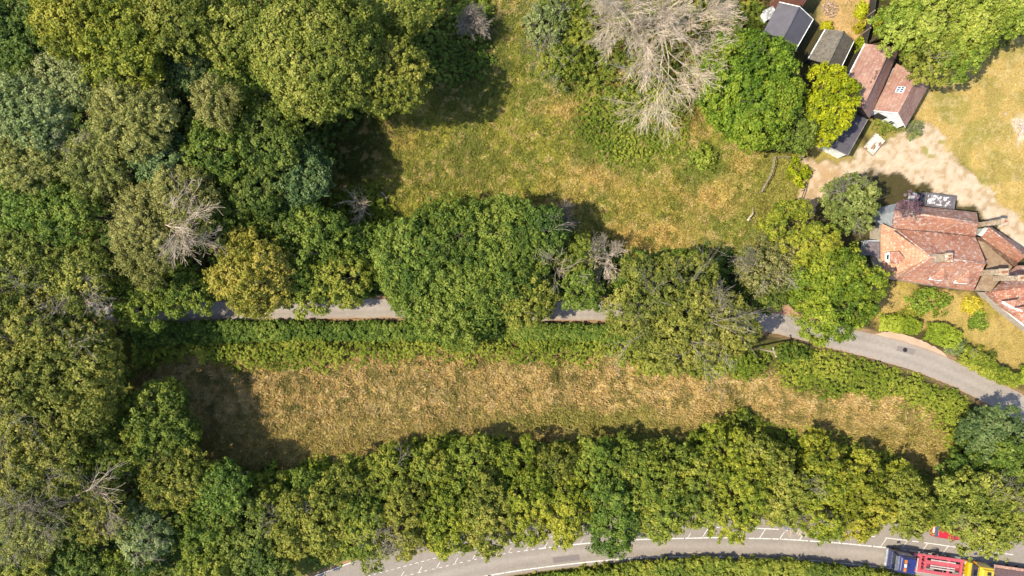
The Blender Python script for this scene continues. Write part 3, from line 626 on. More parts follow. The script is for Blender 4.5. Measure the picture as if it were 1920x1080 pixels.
# flat black roofed outbuilding
c = W(1585, 252); root = empty('outbuilding', c, 0, 'low outbuilding with a flat black felt roof and white end wall', 'outbuilding')
tr, br2, bl2, tl = W(1627, 224, 2.7), W(1589.4, 291.3, 2.7), W(1543.5, 269.8, 2.4), W(1583, 203, 2.4)
m = MB(); m.slab([p - c for p in (tr, br2, bl2, tl)], .12); m.build('roof', BLACKR, root)
m = MB(); cc = (tr + br2 + bl2 + tl) / 4; q = [p + (cc - p) * .045 for p in (tr, br2, bl2, tl)]
for k in range(4):
    a, b = q[k] - c, q[(k + 1) % 4] - c; m.face([(a.x, a.y, -.2), (b.x, b.y, -.2), b - Vector((0, 0, .1)), a - Vector((0, 0, .1))])
m.build('wall', WHITE, root)
a, b = W(1543.5, 269.8, 2.4), W(1589.4, 291.3, 2.7); a.z = b.z = 0; n_ = (b - a).normalized(); nn = Vector((n_.y, -n_.x, 0)) * -.42
window_on(root, c, a.lerp(b, .2) + nn, a.lerp(b, .4) + nn, 1.0, 1.9, .02)
m = MB(); m.cyl(tr - c + Vector((0, 0, .02)), br2 - c + Vector((0, 0, .02)), .05, n=6); m.cyl(br2 - c + Vector((0, 0, .02)), bl2 - c + Vector((0, 0, .02)), .05, n=6); m.build('roof_edge', LEAD, root)
# neighbour house roof at the top edge
gable('house', 'red tiled house roof cut off by the top edge beside the slate-grey shed', 'house', (1510, -45), (1496, -8), (1478, -50), (1462, -14), (1505, 12), (1527, -24), 6.2, 4.4, roofm=mat_tiles('red_tiles', (206, 124, 106), (170, 96, 82), (210, 160, 140), 1.1), wallm=BRICK)
# small white hut
c = W(1433, 36); root = empty('garden_store', c, .5, 'small white mottled flat-roofed store left of the slate-grey shed', 'store')
m = MB(); m.box((0, 0, 1.0), (1.3, 1.1, 2.0)); m.build('wall', WHITE, root); m = MB(); m.box((0, 0, 2.06), (1.55, 1.35, .1), 0, .02); m.build('roof', mat('mottled_white', (240, 238, 236), .8, 0, (150, 148, 150), 4), root)
m = MB(); m.box((0, -.57, .9), (.7, .05, 1.7)); m.build('door', LEAD, root)
# tarpaulin covered pile
c = W(1637, 271); root = empty('covered_pile', c, math.radians(50), 'pile of boards under a torn creased white tarpaulin by the gravel', 'pile')
gxn = 22; X, Y = np.meshgrid(np.linspace(-1.25, 1.25, gxn), np.linspace(-.85, .85, 16)); Z = .55 + .22 * (fbm(X * 40, Y * 160, 30, 3) - .5) * 2 + .12 * np.abs(np.sin(Y * 7 + X * 1.3)); edge = (np.abs(X) > 1.2) | (np.abs(Y) > .8); Z = np.where(edge, .3, Z)
i = np.arange(15)[:, None] * gxn + np.arange(gxn - 1)[None]; Fq = np.stack([i, i + 1, i + gxn + 1, i + gxn], -1).reshape(-1, 4)
cv = np.where((fbm(X * 50, Y * 50, 22, 8) > .56)[..., None], lin((176, 140, 112)), lin((240, 232, 218)))[:-1, :-1].reshape(-1, 3) / KG
mesh_np('tarpaulin', np.stack([X, Y, Z], -1).reshape(-1, 3), Fq, mat_col('tarpaulin', .5, 5, .12, .5, 6), cv, root)
m = MB()
for k in range(5): m.box((0, -.75 + k * .37, .16 + .02 * k), (2.5, .3, .24), random.uniform(-.03, .03), .01)
m.build('boards', WOOD, root)
# ---- the house
HZ = lambda x, y, z: W(1600 + x / 3.857, 340 + y / 3.857, z)      # enlarged-view coordinates
hc = W(1745, 462); house = empty('tiled_house', hc, 0, 'rambling house with an old orange-red tiled roof blotched with white lichen', 'house')
RT_W = mat_tiles('old_tiles_sunlit', (244, 184, 146), (214, 148, 118), (244, 218, 192), math.pi / 2)  # same old tiles, sunlight on the west slopes put into a brighter colour
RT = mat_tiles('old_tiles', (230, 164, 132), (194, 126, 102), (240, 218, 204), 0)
RT2 = mat_tiles('old_tiles_shaded', (210, 156, 132), (176, 122, 104), (240, 222, 214), 0)  # same old tiles, darkened in colour for slopes turned from the sun
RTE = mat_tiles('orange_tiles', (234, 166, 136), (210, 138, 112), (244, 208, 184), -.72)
def roofpart(pts, m, parent=house, c=hc, t=.12, name='roof'):
    b = MB(); P = [HZ(*p) - c for p in pts]; b.slab(P, t); return b.build(name, m, parent)
PKW = (560, 548, 7.0); PKE = (960, 590, 7.0)          # south range ridge
# hip end facing west
roofpart([PKW, (318, 352, 4.3), (200, 430, 3.0), (200, 560, 2.7), (250, 700, 2.7), (326, 706, 2.7)], RT_W)
# south slope
roofpart([PKE, PKW, (324, 712, 2.7), (600, 757, 2.7), (868, 793, 2.7)], RT)
# slope north of the south ridge, down to the valley
roofpart([PKW, PKE, (884, 402, 4.2), (600, 366, 4.2), (325, 348, 4.2)], RT)
# north range, both slopes
roofpart([(482, 240, 6.1), (905, 300, 6.1), (884, 399, 4.2), (600, 363, 4.2), (330, 345, 4.2), (285, 330, 4.2)], RT)
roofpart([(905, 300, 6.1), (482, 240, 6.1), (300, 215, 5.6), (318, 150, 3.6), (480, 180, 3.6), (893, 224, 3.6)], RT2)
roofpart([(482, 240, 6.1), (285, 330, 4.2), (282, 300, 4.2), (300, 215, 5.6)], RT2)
# far-west low corner roof
roofpart([(318, 350, 4.25), (300, 345, 4.2), (205, 305, 3.4), (198, 430, 2.98)], RT_W)
b = MB(); Q = lambda *p: HZ(*p) - hc
for pa, pb in (((482, 240, 6.16), (905, 300, 6.16)), (PKW, PKE), (PKW, (318, 352, 4.4)), (PKW, (326, 706, 2.8))): b.cyl(Q(*pa), Q(*pb), .13, n=8)
b.build('ridge_tiles', mat('lichen_ridge', (222, 172, 146), .9, 0, (176, 112, 92), 4, .35, .6, .2, (246, 232, 222), 2.5), house, True)
b = MB(); b.slab([Q(300, 352, 4.42), Q(560, 536, 6.95), Q(556, 545, 6.97), Q(295, 360, 4.42)], .03); b.slab([Q(325, 346, 4.25), Q(884, 402, 4.25), Q(884, 397, 4.28), Q(325, 341, 4.28)], .02); b.build('gutter_and_hip_shadow', mat('lead_and_hip_shadow', (92, 76, 72), .7, 0, (70, 60, 58), 3), house)  # first strip paints the shadow line along the hip, second lines the valley
# walls under the eaves
def wallrun(pts, zs, name, m, parent=house, c=hc, zb=-.2):
    b = MB(); P = [HZ(*p) for p in pts]
    for k in range(len(P) - 1): a, d = P[k] - c, P[k + 1] - c; b.face([(a.x, a.y, zb), (d.x, d.y, zb), d, a])
    return b.build(name, m, parent)
W2 = mat('blue_white_render', (214, 220, 230), .8, 0, (186, 192, 206), 2)
wallrun([(318, 158, 3.4), (303, 218, 5.4), (288, 296, 4.0), (318, 348, 3.9)], 0, 'wall', W2)
wallrun([(312, 356, 3.9), (212, 314, 3.1), (206, 432, 2.8), (206, 560, 2.6), (256, 695, 2.6), (330, 702, 2.6), (600, 750, 2.6), (864, 785, 2.6)], 0, 'wall', CREAM)
wallrun([(864, 787, 2.6), (952, 592, 6.8), (876, 404, 4.0), (898, 300, 5.9), (886, 230, 3.5), (480, 186, 3.5), (318, 156, 3.5)], 0, 'wall', BRICK)
for a, bq, z0, z1 in (((300, 190, 0), (290, 235, 0), 1.0, 2.2), ((296, 250, 0), (292, 290, 0), 1.0, 2.2), ((205, 340, 0), (203, 380, 0), .9, 2.1), ((203, 470, 0), (203, 520, 0), .9, 2.1)):
    A_, B_ = HZ(*a), HZ(*bq); A_.x -= .5; B_.x -= .5; window_on(house, hc, B_, A_, z0, z1, .02) if False else window_on(house, hc, A_, B_, z0, z1, .02)
# west porch with white end
b = MB(); b.slab([Q(190, 440, 2.6), Q(112, 434, 2.2), Q(80, 520, 2.1), Q(190, 560, 2.6)], .1); b.build('porch_roof', mat('grey_roof', (140, 124, 128), .8, 0, (112, 100, 104), 3), house)
b = MB(); p = Q(118, 480, 1.0); b.box(p, (1.3, 1.9, 2.0), 0, .02); b.build('porch', W2, house)
# small hipped dormer on the west slope
def dormer(apex, pts, wht, name='dormer', tile=RT):
    A_ = HZ(*apex) - hc; P = [HZ(*p) - hc for p in pts]; root = None; b = MB()
    for k in range(len(P) - 1): b.face([A_, P[k], P[k + 1]])
    d = b.build(name, tile, house)
    if wht:
        b = MB(); Wp = [HZ(*p) - hc for p in wht]; b.slab(Wp, .25); b.build('window', WHITE, d)
        cw = sum(Wp, Vector()) / len(Wp); b = MB(); b.slab([w_ + (cw - w_) * .45 + Vector((0, 0, .01)) for w_ in Wp], .03); b.build('pane', GLASS, d)
dormer((262, 568, 5.1), [(258, 590, 4.6), (325, 600, 5.0), (370, 555, 5.3), (325, 505, 5.2), (262, 515, 4.7)], [(258, 590, 4.55), (236, 575, 4.3), (234, 520, 4.3), (266, 512, 4.7)])
dormer((660, 632, 5.75), [(648, 622, 5.75), (565, 692, 4.35), (560, 706, 4.2), (652, 716, 4.5), (682, 718, 4.2), (662, 632, 5.7)], [(565, 690, 4.3), (552, 712, 3.8), (640, 720, 3.9), (648, 714, 4.4)])
dormer((842, 658, 5.65), [(830, 648, 5.65), (745, 716, 4.3), (738, 730, 4.2), (832, 740, 4.4), (860, 742, 4.2), (846, 658, 5.6)], [(745, 714, 4.3), (732, 736, 3.8), (822, 744, 3.9), (828, 738, 4.35)])
# chimneys
def chimney(base, top, w, m, pots=2, parent=house, c=hc, ang=0.):
    a = HZ(*base) - c; t = HZ(*top) - c; h = t.z - a.z; b = MB(); x, y = (a.x + t.x) / 2, (a.y + t.y) / 2
    b.box((x, y, a.z + h / 2), (w[0], w[1], h), ang, .02); b.box((x, y, t.z + .06), (w[0] + .16, w[1] + .16, .14), ang, .02); ch = b.build('chimney', m, parent)
    b = MB(); dx, dy = math.cos(ang + (math.pi / 2 if w[1] > w[0] else 0)), math.sin(ang + (math.pi / 2 if w[1] > w[0] else 0))
    for k in range(pots): o = (k - (pots - 1) / 2) * .36; b.cyl((x + dx * o, y + dy * o, t.z + .12), (x + dx * o, y + dy * o, t.z + .5), .13, .10, 10)
    b.build('chimney_pot', mat('clay_pot', (214, 128, 92), .8), ch); return ch
STN = mat('stack_brick', (214, 192, 162), .9, 0, (176, 146, 120), 4, .4, .6, .2, (236, 222, 206), 3)
chimney((600, 553, 6.0), (665, 556, 9.0), (.8, .95), STN)
b = MB(); b.slab([Q(556, 540, 7.12), Q(590, 520, 7.05), Q(650, 530, 7.0), Q(640, 580, 7.05), Q(600, 592, 7.0)], .05); b.build('flashing', LEAD, house)
chimney((925, 312, 2.0), (1020, 302, 7.9), (.7, .6), STN, 1)
chimney((985, 660, 2.5), (1010, 660, 6.8), (1.1, .75), STN, 2)
# low brown roofs and yard between the wings
LOWR = mat('stone_slabs', (184, 158, 130), .9, 0, (160, 132, 106), 2)
b = MB(); b.slab([Q(880, 420, 2.8), Q(945, 440, 2.9), Q(1150, 615, 2.9), Q(1110, 690, 2.9), Q(1000, 800, 2.7), Q(882, 785, 2.7), Q(975, 600, 2.9)], .12); b.build('low_roof', LOWR, house)
b = MB(); P = [Q(880, 425, 2.7), Q(1150, 612, 2.75), Q(1000, 795, 2.6), Q(882, 783, 2.6)]
for k in range(1, 3): a, d = P[k], P[k + 1]; b.face([(a.x, a.y, -.2), (d.x, d.y, -.2), d, a])
b.build('wall', CREAM, house)
# long narrow north-east wing
c2 = W(1880, 450); wing = empty('house_wing', c2, 0, 'narrow wing with a bright orange tiled roof running to the right edge', 'outbuilding')
roofpart([(975, 333, 5.4), (1245, 540, 5.4), (1190, 588, 3.4), (930, 402, 3.4)], RTE, wing, c2)
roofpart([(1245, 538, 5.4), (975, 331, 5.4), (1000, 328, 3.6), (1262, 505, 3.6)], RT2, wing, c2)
roofpart([(930, 406, 3.25), (1190, 592, 3.25), (1178, 622, 2.6), (872, 398, 2.6)], mat_tiles('brown_lean_to', (158, 118, 98), (128, 92, 78), (190, 160, 140), -.72), wing, c2, name='lean_to_roof')
b = MB(); Q2 = lambda *p: HZ(*p) - c2; a, d, e, f = Q2(900, 388, 3.3), Q2(935, 395, 3.35), Q2(975, 336, 5.3), Q2(995, 331, 3.5)
b.face([(a.x, a.y, -.2), (f.x, f.y, -.2), f, e, a]); b.build('gable_wall', WHITE, wing)
b = MB(); b.slab([Q2(905, 388, 3.45), Q2(934, 400, 3.42), Q2(974, 336, 5.42), Q2(952, 333, 4.6)], .1); g_ = b.build('white_hip', WHITE, wing)
b = MB(); b.slab([Q2(930, 368, 4.12), Q2(945, 370, 4.3), Q2(956, 354, 4.8), Q2(944, 353, 4.5)], .04); b.build('pane', mat('green_glass', (70, 130, 100), .3), g_)
b = MB(); a, d = Q2(1255, 505, 3.5), Q2(998, 334, 3.5); b.face([(a.x, a.y, -.2), (d.x, d.y, -.2), d, a]); a, d = Q2(875, 400, 2.5), Q2(1176, 618, 2.5); b.face([(a.x, a.y, -.2), (d.x, d.y, -.2), d, a]); b.build('wall', BRICK, wing)
b = MB(); b.cyl(Q2(975, 332, 5.46), Q2(1245, 539, 5.46), .1, n=8); b.cyl(Q2(930, 404, 3.44), Q2(1190, 590, 3.44), .05, n=6); b.build('ridge_tiles', RT2, wing, True)
# south-east wing
c3 = W(1885, 560); w3 = empty('house_wing', c3, 0, 'lower tiled wing with a white gutter line at the right edge', 'outbuilding')
roofpart([(1060, 742, 6.0), (1400, 742, 6.0), (1400, 1160, 1.8), (1240, 1050, 1.8), (1080, 925, 1.8), (950, 805, 1.8), (1000, 800, 3.0)], RT, w3, c3)
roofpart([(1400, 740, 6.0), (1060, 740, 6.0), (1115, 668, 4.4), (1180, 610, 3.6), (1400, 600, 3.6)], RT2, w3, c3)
b = MB(); Q3 = lambda *p: HZ(*p) - c3; pts = [(1400, 1154, 1.75), (1240, 1046, 1.75), (1080, 920, 1.75), (955, 801, 1.75)]
for k in range(3): a, d = Q3(*pts[k]), Q3(*pts[k + 1]); b.face([(a.x, a.y, -.2), (d.x, d.y, -.2), d, a])
b.build('wall', CREAM, w3)
b = MB(); 
for k in range(3): b.cyl(Q3(*pts[k]), Q3(*pts[k + 1]), .1, n=8)
b.build('gutter', WHITE, w3)
def dorm3(ap, pts, wht):
    b = MB(); A_ = Q3(*ap); P = [Q3(*p) for p in pts]
    for k in range(len(P) - 1): b.face([A_, P[k], P[k + 1]])
    d = b.build('dormer', RT, w3); b = MB(); b.slab([Q3(*p) for p in wht], .2); b.build('window', WHITE, d)
dorm3((1180, 855, 5.3), [(1085, 868, 4.5), (1165, 912, 4.4), (1205, 840, 5.2)], [(1085, 868, 4.45), (1080, 884, 4.2), (1160, 922, 4.1), (1165, 908, 4.4)])
dorm3((1240, 905, 5.0), [(1175, 915, 4.2), (1225, 935, 4.2), (1260, 905, 4.8)], [(1175, 915, 4.2), (1172, 926, 3.9), (1222, 944, 3.9), (1225, 933, 4.15)])
chimney((1085, 705, 4.9), (1170, 698, 9.2), (.95, .6), STN, 2, w3, c3)

# ------------------------------------------------------------------ vehicles
RUB = mat('tyre_rubber', (44, 42, 44), .9); CHR = mat('bright_metal', (214, 212, 210), .3, .8); BLK = mat('black_plastic', (40, 42, 48), .6)
DGL = mat('dark_glass', (48, 58, 74), .08, 0, (40, 48, 62), 2, spec=.9); AMB = mat('amber_lens', (240, 140, 30), .3); LENS = mat('lamp_lens', (240, 240, 236), .15); RLENS = mat('red_lens', (190, 30, 24), .3)
def wheel(parent, x, y, r=.33, w=.22):
    b = MB(); b.cyl((x, y - w / 2, r), (x, y + w / 2, r), r, n=20); wo = b.build('wheel', RUB, parent)
    b = MB(); b.cyl((x, y - w / 2 - .01, r), (x, y + w / 2 + .01, r), r * .6, n=14); b.build('rim', CHR, wo)
def car(name, label, px, py, ang, paint, est=True, group='cars parked in the bays under the trees'):
    """x forward; saloon shape lofted from cross-sections"""
    p = W(px, py); root = empty(name, (p.x, p.y, .02), ang, label, 'car', group)
    st = [(-2.1, .62, .45, .62), (-2.0, .80, .35, .92), (-1.5, .86, .3, 1.0), (-.9, .88, .28, 1.0), (0, .89, .26, .98), (.85, .88, .28, .94), (1.5, .86, .3, .84), (2.0, .78, .36, .7), (2.12, .6, .45, .56)]
    b = MB(); rings = []
    for x, w_, z0, z1 in st:
        rings.append([b.bm.verts.new((x, sy * w_ * k, z)) for sy, k, z in ((-1, .92, z0), (-1, 1, (z0 + z1) / 2), (-1, .93, z1 - .05), (-1, .7, z1), (1, .7, z1), (1, .93, z1 - .05), (1, 1, (z0 + z1) / 2), (1, .92, z0))])
    for a, d in zip(rings, rings[1:]):
        for i in range(8): b.bm.faces.new((a[i], a[(i + 1) % 8], d[(i + 1) % 8], d[i]))
    b.bm.faces.new(rings[0]); b.bm.faces.new(rings[-1][::-1]); b.build('body', paint, root, True)
    xr = -1.75 if est else -1.3
    b = MB(); g = [[b.bm.verts.new(v) for v in q] for q in ([(xr, -.76, .95), (1.0, -.76, .92), (1.0, .76, .92), (xr, .76, .95)], [(xr + .35, -.6, 1.38), (.3, -.6, 1.38), (.3, .6, 1.38), (xr + .35, .6, 1.38)])]
    for i in range(4): b.bm.faces.new((g[0][i], g[0][(i + 1) % 4], g[1][(i + 1) % 4], g[1][i]))
    b.bm.faces.new(g[1]); b.build('windows', DGL, root)
    b = MB(); b.box(((xr + .65) / 2, 0, 1.42), (abs(xr) + .3 - .05, 1.22, .07), 0, .03); b.build('roof', paint, root, True)
    for sx in (-1.32, 1.3):
        for sy in (-.78, .78): wheel(root, sx, sy)
    for sy in (-.6, .6):
        b = MB(); b.box((2.03, sy, .64), (.14, .3, .14), 0, .03); b.build('headlight', LENS, root)
        b = MB(); b.box((-2.03, sy, .78), (.1, .26, .2), 0, .03); b.build('tail_light', RLENS, root)
        b = MB(); b.box((.75, sy * 1.6, .98), (.12, .2, .13), 0, .03); b.build('mirror', paint, root)
def paintm(n, c): return mat(n, c, .28, .1, [x * .95 for x in c], 1, spec=.6, coat=.6)
car('parked_car', 'bright blue car almost hidden under the trees, leftmost in the bays', 832, 1009, math.radians(14), paintm('blue_paint', (40, 80, 170)))
car('parked_car', 'dark navy car under the overhanging leaves near the left bays', 896, 985, math.radians(12), paintm('navy_paint', (40, 48, 84)))
car('parked_car', 'grey-blue car nosing out of the leaves beside a bare bush', 1479, 962, math.radians(-88), paintm('slate_paint', (110, 124, 150)))
car('parked_car', 'red car half hidden by leaves behind the bay line', 1769, 994, math.radians(-9), paintm('red_paint', (226, 26, 34)))
# van with mossy white roof beside the house
p = W(1738, 380); van = empty('parked_van', (p.x, p.y, 0), math.radians(173), 'old grey van with peeling white patches on its roof, behind the house', 'van')
b = MB(); b.box((-.35, 0, 1.35), (4.1, 1.95, 2.0), 0, .06, .97, .93); b.build('body', mat('grey_van', (132, 124, 126), .6, 0, (104, 98, 102), 2), van)
b = MB(); b.box((-.2, 0, 2.37), (3.1, 1.3, .04), 0, .01); b.build('roof_panel', mat('peeling_white', (240, 236, 236), .8, 0, (120, 112, 116), 2.2, .5, .54), van)
b = MB(); b.box((2.25, 0, .95), (1.2, 1.85, 1.1), 0, .1, .8, .9); b.build('bonnet', mat('pale_van', (214, 216, 226), .5), van)
b = MB(); b.box((1.95, 0, 1.75), (.75, 1.7, .75), 0, .05, .45, .85); b.build('windscreen', DGL, van)
for sx in (-1.5, 1.75):
    for sy in (-.85, .85): wheel(van, sx, sy, .36)
for sy in (-.65, .65):
    b = MB(); b.box((2.86, sy, .8), (.06, .25, .2), 0, .02); b.build('headlight', LENS, van)
    b = MB(); b.box((1.7, sy * 1.6, 1.5), (.1, .2, .28), 0, .02); b.build('mirror', BLK, van)
# blue and red recovery lorry
ang = math.pi - math.radians(8.2)
fwd = Vector((math.cos(ang), math.sin(ang), 0)); org = Vector((51.35, -35.95, .02))
REDP = paintm('red_steel', (228, 100, 104)); REDD = mat('red_chassis', (196, 60, 70), .6); NAVY = paintm('navy_cab_paint', (46, 52, 128))
lor = empty('recovery_lorry', org, ang, 'recovery lorry with a dark blue cab, amber and white light bar and red deck', 'lorry')
b = MB(); b.box((.1, 0, 1.75), (2.1, 2.36, 1.9), 0, .12, .94, .95); b.box((.0, 0, 2.9), (1.85, 2.1, .5), 0, .14, .93, .92); b.build('cab', NAVY, lor, False)
b = MB(); b.box((1.32, 0, 1.2), (.5, 2.4, 1.0), 0, .15, .9, .96); b.build('front_panel', paintm('navy_front', (60, 70, 124)), lor)
b = MB(); b.box((1.23, 0, 2.15), (.36, 2.1, .95), 0, .06, .25, .94); b.build('windscreen', DGL, lor)
b = MB(); b.box((1.26, 0, 2.66), (.5, 1.9, .08), 0, .03); b.build('sun_visor', CHR, lor)
b = MB(); b.box((1.62, 0, .62), (.22, 2.4, .42), 0, .06); b.build('bumper', mat('pale_bumper', (206, 208, 216), .4), lor)
b = MB()
for k in (-.55, -.1, .35): b.box((1.5, k + .1, 1.62), (.16, .1, .1), 0, .02)
b.build('badge_row', CHR, lor)
bar = MB(); bar.box((.55, 0, 3.2), (.3, 1.5, .1), 0, .03); bo = bar.build('light_bar', BLK, lor)
for y, mm in ((-.55, AMB), (0, LENS), (.55, AMB)): b = MB(); b.box((.55, y, 3.3), (.32, .5, .14), 0, .04); b.build('lens', mm, bo)
for sy in (-1, 1):
    b = MB(); b.box((1.75, sy * .85, .8), (.08, .4, .24), 0, .03); b.build('headlight', LENS, lor)
    b = MB(); b.box((1.35, sy * 1.42, 2.2), (.14, .3, .5), 0, .04); b.cyl((1.2, sy * 1.15, 2.4), (1.35, sy * 1.4, 2.4), .03, n=6); b.build('mirror', BLK, lor)
b = MB(); b.box((.15, 0, 3.19), (.5, .5, .05), 0, .02); b.build('roof_hatch', mat('hatch_blue', (38, 42, 100), .5), lor)
b = MB(); b.box((-4.6, 0, .72), (7.2, .9, .3)); b.build('chassis', REDD, lor)
b = MB()
for y0, w_ in ((1.02, .42), (-1.02, .42)): b.box((-5.1, y0, 1.12), (6.6, w_, .16), 0, .02)
for x in (-1.75, -2.6, -3.3, -6.4, -8.1): b.box((x, 0, 1.16), (.34, 2.3, .14), 0, .02)
b.box((-5.4, -.25, 1.14), (4.8, .5, .12), 0, .02); b.build('deck', REDP, lor)
b = MB()
for y in (.42, .12, -.62): b.box((-5.6, y, 1.25), (3.3, .17, .07), 0, .02)
b.box((-2.2, .2, 1.3), (.16, 1.7, .1), 0, .02); b.build('deck_rails', mat('pale_rails', (238, 214, 206), .5), lor)
b = MB(); b.box((-1.55, 0, 1.25), (.3, 1.5, .5), 0, .04); b.build('tool_box', mat('purple_box', (104, 70, 120), .6), lor)
b = MB()
for k in range(4): b.cyl((-3.0, -.8 + k * .5, 1.3), (-2.75, -.8 + k * .5, 1.3), .14, n=10)
b.build('winch_drums', REDD, lor)
b = MB(); b.box((-5.6, .27, 1.13), (3.4, .12, .1)); b.box((-5.6, -.44, 1.13), (3.4, .1, .1)); b.build('deck_slot', BLK, lor)
b = MB()
for y in (-.4, .4): b.cyl((-8.1, y, 1.1), (-9.2, y * .4, .9), .08, n=8)
b.box((-9.1, 0, .85), (.2, 1.6, .18), 0, .02); b.build('lifting_boom', REDP, lor)
for x in (.35, -5.6, -6.9):
    for sy in (-1.02, 1.02): wheel(lor, x, sy, .5, .3)
# yellow lorry behind
org2 = org - fwd * 10.15; YEL = paintm('yellow_paint', (244, 208, 20))
yl = empty('yellow_lorry', org2, ang, 'yellow lorry with a pale timber deck close behind the red one', 'lorry')
b = MB(); b.box((-.3, 0, 1.7), (1.9, 2.3, 1.9), 0, .12, .92, .92); b.box((-.45, 0, 2.72), (1.5, 1.7, .22), 0, .08, .9, .9); b.build('cab', YEL, yl)
b = MB(); b.box((1.1, 0, 1.15), (.75, 2.3, 1.0), 0, .14, .8, .95); b.build('front_panel', YEL, yl)
b = MB(); b.box((.78, 0, 2.05), (.5, 2.05, .9), 0, .05, .3, .9); b.build('windscreen', DGL, yl)
b = MB(); b.box((-.5, -.35, 2.87), (.5, .45, .06), 0, .02); b.build('roof_hatch', BLK, yl)
b = MB(); b.box((1.48, 0, .6), (.2, 2.3, .36), 0, .05); b.build('bumper', BLK, yl)
for sy in (-.85, .85): b = MB(); b.box((1.5, sy, .95), (.08, .36, .22), 0, .03); b.build('headlight', LENS, yl)
for sy in (-1, 1): b = MB(); b.box((1.0, sy * 1.38, 2.1), (.12, .26, .45), 0, .03); b.cyl((.8, sy * 1.1, 2.3), (1.0, sy * 1.35, 2.3), .03, n=6); b.build('mirror', mat('orange_mirror', (236, 150, 20), .5), yl)
b = MB(); b.box((-1.75, .75, 1.9), (.45, .6, .8), 0, .06); b.build('side_locker', mat('orange_locker', (240, 164, 20), .5), yl)
b = MB(); b.box((-5.4, 0, .8), (6.6, .9, .3)); b.build('chassis', BLK, yl)
b = MB(); b.box((-5.3, 0, 1.2), (6.4, 2.4, .14), 0, .02); b.build('deck', mat('pink_timber', (218, 172, 152), .85, 0, (186, 138, 122), 3), yl)
b = MB(); b.box((-5.3, -.2, 1.32), (6.0, 1.2, .12), 0, .02); b.build('deck_well', mat('brown_well', (120, 92, 92), .8), yl)
for x in (.2, -4.9, -6.2):
    for sy in (-1.0, 1.0): wheel(yl, x, sy, .48, .3)
# ---- cyclist passing the lorry
p = W(1749, 1036, .5); ca = math.radians(172); bike = empty('bicycle', (p.x, p.y, .02), ca, 'dark bicycle ridden alongside the red lorry deck', 'bicycle')
for x in (-.52, .52): b = MB(); b.torus((x, 0, .34), .32, .022); wo = b.build('wheel', RUB, bike, True); b = MB(); b.torus((x, 0, .34), .29, .008); [b.cyl((x, 0, .34), (x + .28 * math.cos(a), 0, .34 + .28 * math.sin(a)), .004, n=4) for a in np.arange(0, 6.28, .45)]; b.build('rim', CHR, wo)
b = MB(); J = dict(bb=(0, 0, .3), st=(-.16, 0, .82), hd=(.38, 0, .84), hl=(.42, 0, .68), rw=(-.52, 0, .34), fw=(.52, 0, .34), hb=(.4, 0, .98))
for a, d in (('bb', 'st'), ('st', 'hd'), ('bb', 'hl'), ('bb', 'rw'), ('st', 'rw'), ('hl', 'fw'), ('hl', 'hd'), ('hd', 'hb')): b.cyl(J[a], J[d], .02, n=8)
b.build('frame', mat('bike_frame', (60, 70, 90), .4), bike); b = MB(); b.cyl((.42, -.24, .98), (.42, .24, .98), .016, n=8); b.build('handlebar', CHR, bike)
b = MB(); b.box((-.18, 0, .9), (.26, .14, .06), 0, .02); b.build('saddle', BLK, bike); b = MB(); b.cyl((0, -.14, .3), (0, .14, .3), .015, n=6); b.box((.16, -.16, .24), (.1, .09, .02)); b.box((-.16, .16, .36), (.1, .09, .02)); b.build('pedals', BLK, bike)
def skin(name, pts, edges, m, parent):
    me = bpy.data.meshes.new(name); me.from_pydata([q[:3] for q in pts], edges, []); o = link(bpy.data.objects.new(name, me), parent)
    md = o.modifiers.new('skin', 'SKIN'); md.use_smooth_shade = True
    for i, q in enumerate(pts): sv_ = me.skin_vertices[0].data[i]; sv_.radius = (q[3], q[4] if len(q) > 4 else q[3]); sv_.use_root = (i == 0)
    s2 = o.modifiers.new('sub', 'SUBSURF'); s2.levels = s2.render_levels = 2; me.materials.append(m); return o
SKINM = mat('skin', (214, 168, 140), .6); CLOTH = mat('dark_cloth', (62, 58, 76), .9); TANC = mat('tan_cloth', (206, 150, 116), .9)
rider = empty('person', (p.x, p.y, .02), ca, 'person in dark clothes with a tan rucksack leaning forward on the bicycle', 'person')
pts = [(-.14, 0, .98, .13, .11), (-.02, 0, 1.15, .13, .11), (.12, 0, 1.33, .14, .11), (.2, 0, 1.42, .07), (.27, 0, 1.48, .05), (.3, 0, 1.58, .085, .095), (.29, 0, 1.68, .08, .09),
       (-.12, .09, .93, .09), (.18, .12, .72, .06), (-.02, .13, .34, .042), (.06, .13, .29, .03), (-.12, -.09, .93, .09), (.26, -.12, .62, .06), (.12, -.13, .24, .042), (.22, -.13, .2, .03),
       (.14, .19, 1.36, .058), (.24, .26, 1.14, .042), (.4, .22, 1.02, .03), (.14, -.19, 1.36, .058), (.24, -.26, 1.14, .042), (.4, -.22, 1.02, .03)]
ed = [(0, 1), (1, 2), (2, 3), (3, 4), (4, 5), (5, 6), (0, 7), (7, 8), (8, 9), (9, 10), (0, 11), (11, 12), (12, 13), (13, 14), (2, 15), (15, 16), (16, 17), (2, 18), (18, 19), (19, 20)]
for sy in (1, -1):
    b0 = 17 if sy > 0 else 20
    for k in range(5):
        n0 = len(pts); yy = sy * (.25 - .018 * k) if k < 4 else sy * .19; pts.append((.435, yy, 1.01 if k < 4 else 1.0, .009)); pts.append((.455 + .004 * (k % 2), yy, .985 - .003 * k, .008)); pts.append((.44, yy, .965, .007)); ed += [(b0, n0), (n0, n0 + 1), (n0 + 1, n0 + 2)]
skin('body', pts, ed, CLOTH, rider)
b = MB(); bmesh.ops.create_uvsphere(b.bm, u_segments=16, v_segments=10, radius=.12, matrix=Matrix.Translation((.28, 0, 1.66)) @ Matrix.Diagonal((1.15, .85, .8, 1))); b.build('helmet', mat('brown_helmet', (150, 96, 84), .4), rider, True)
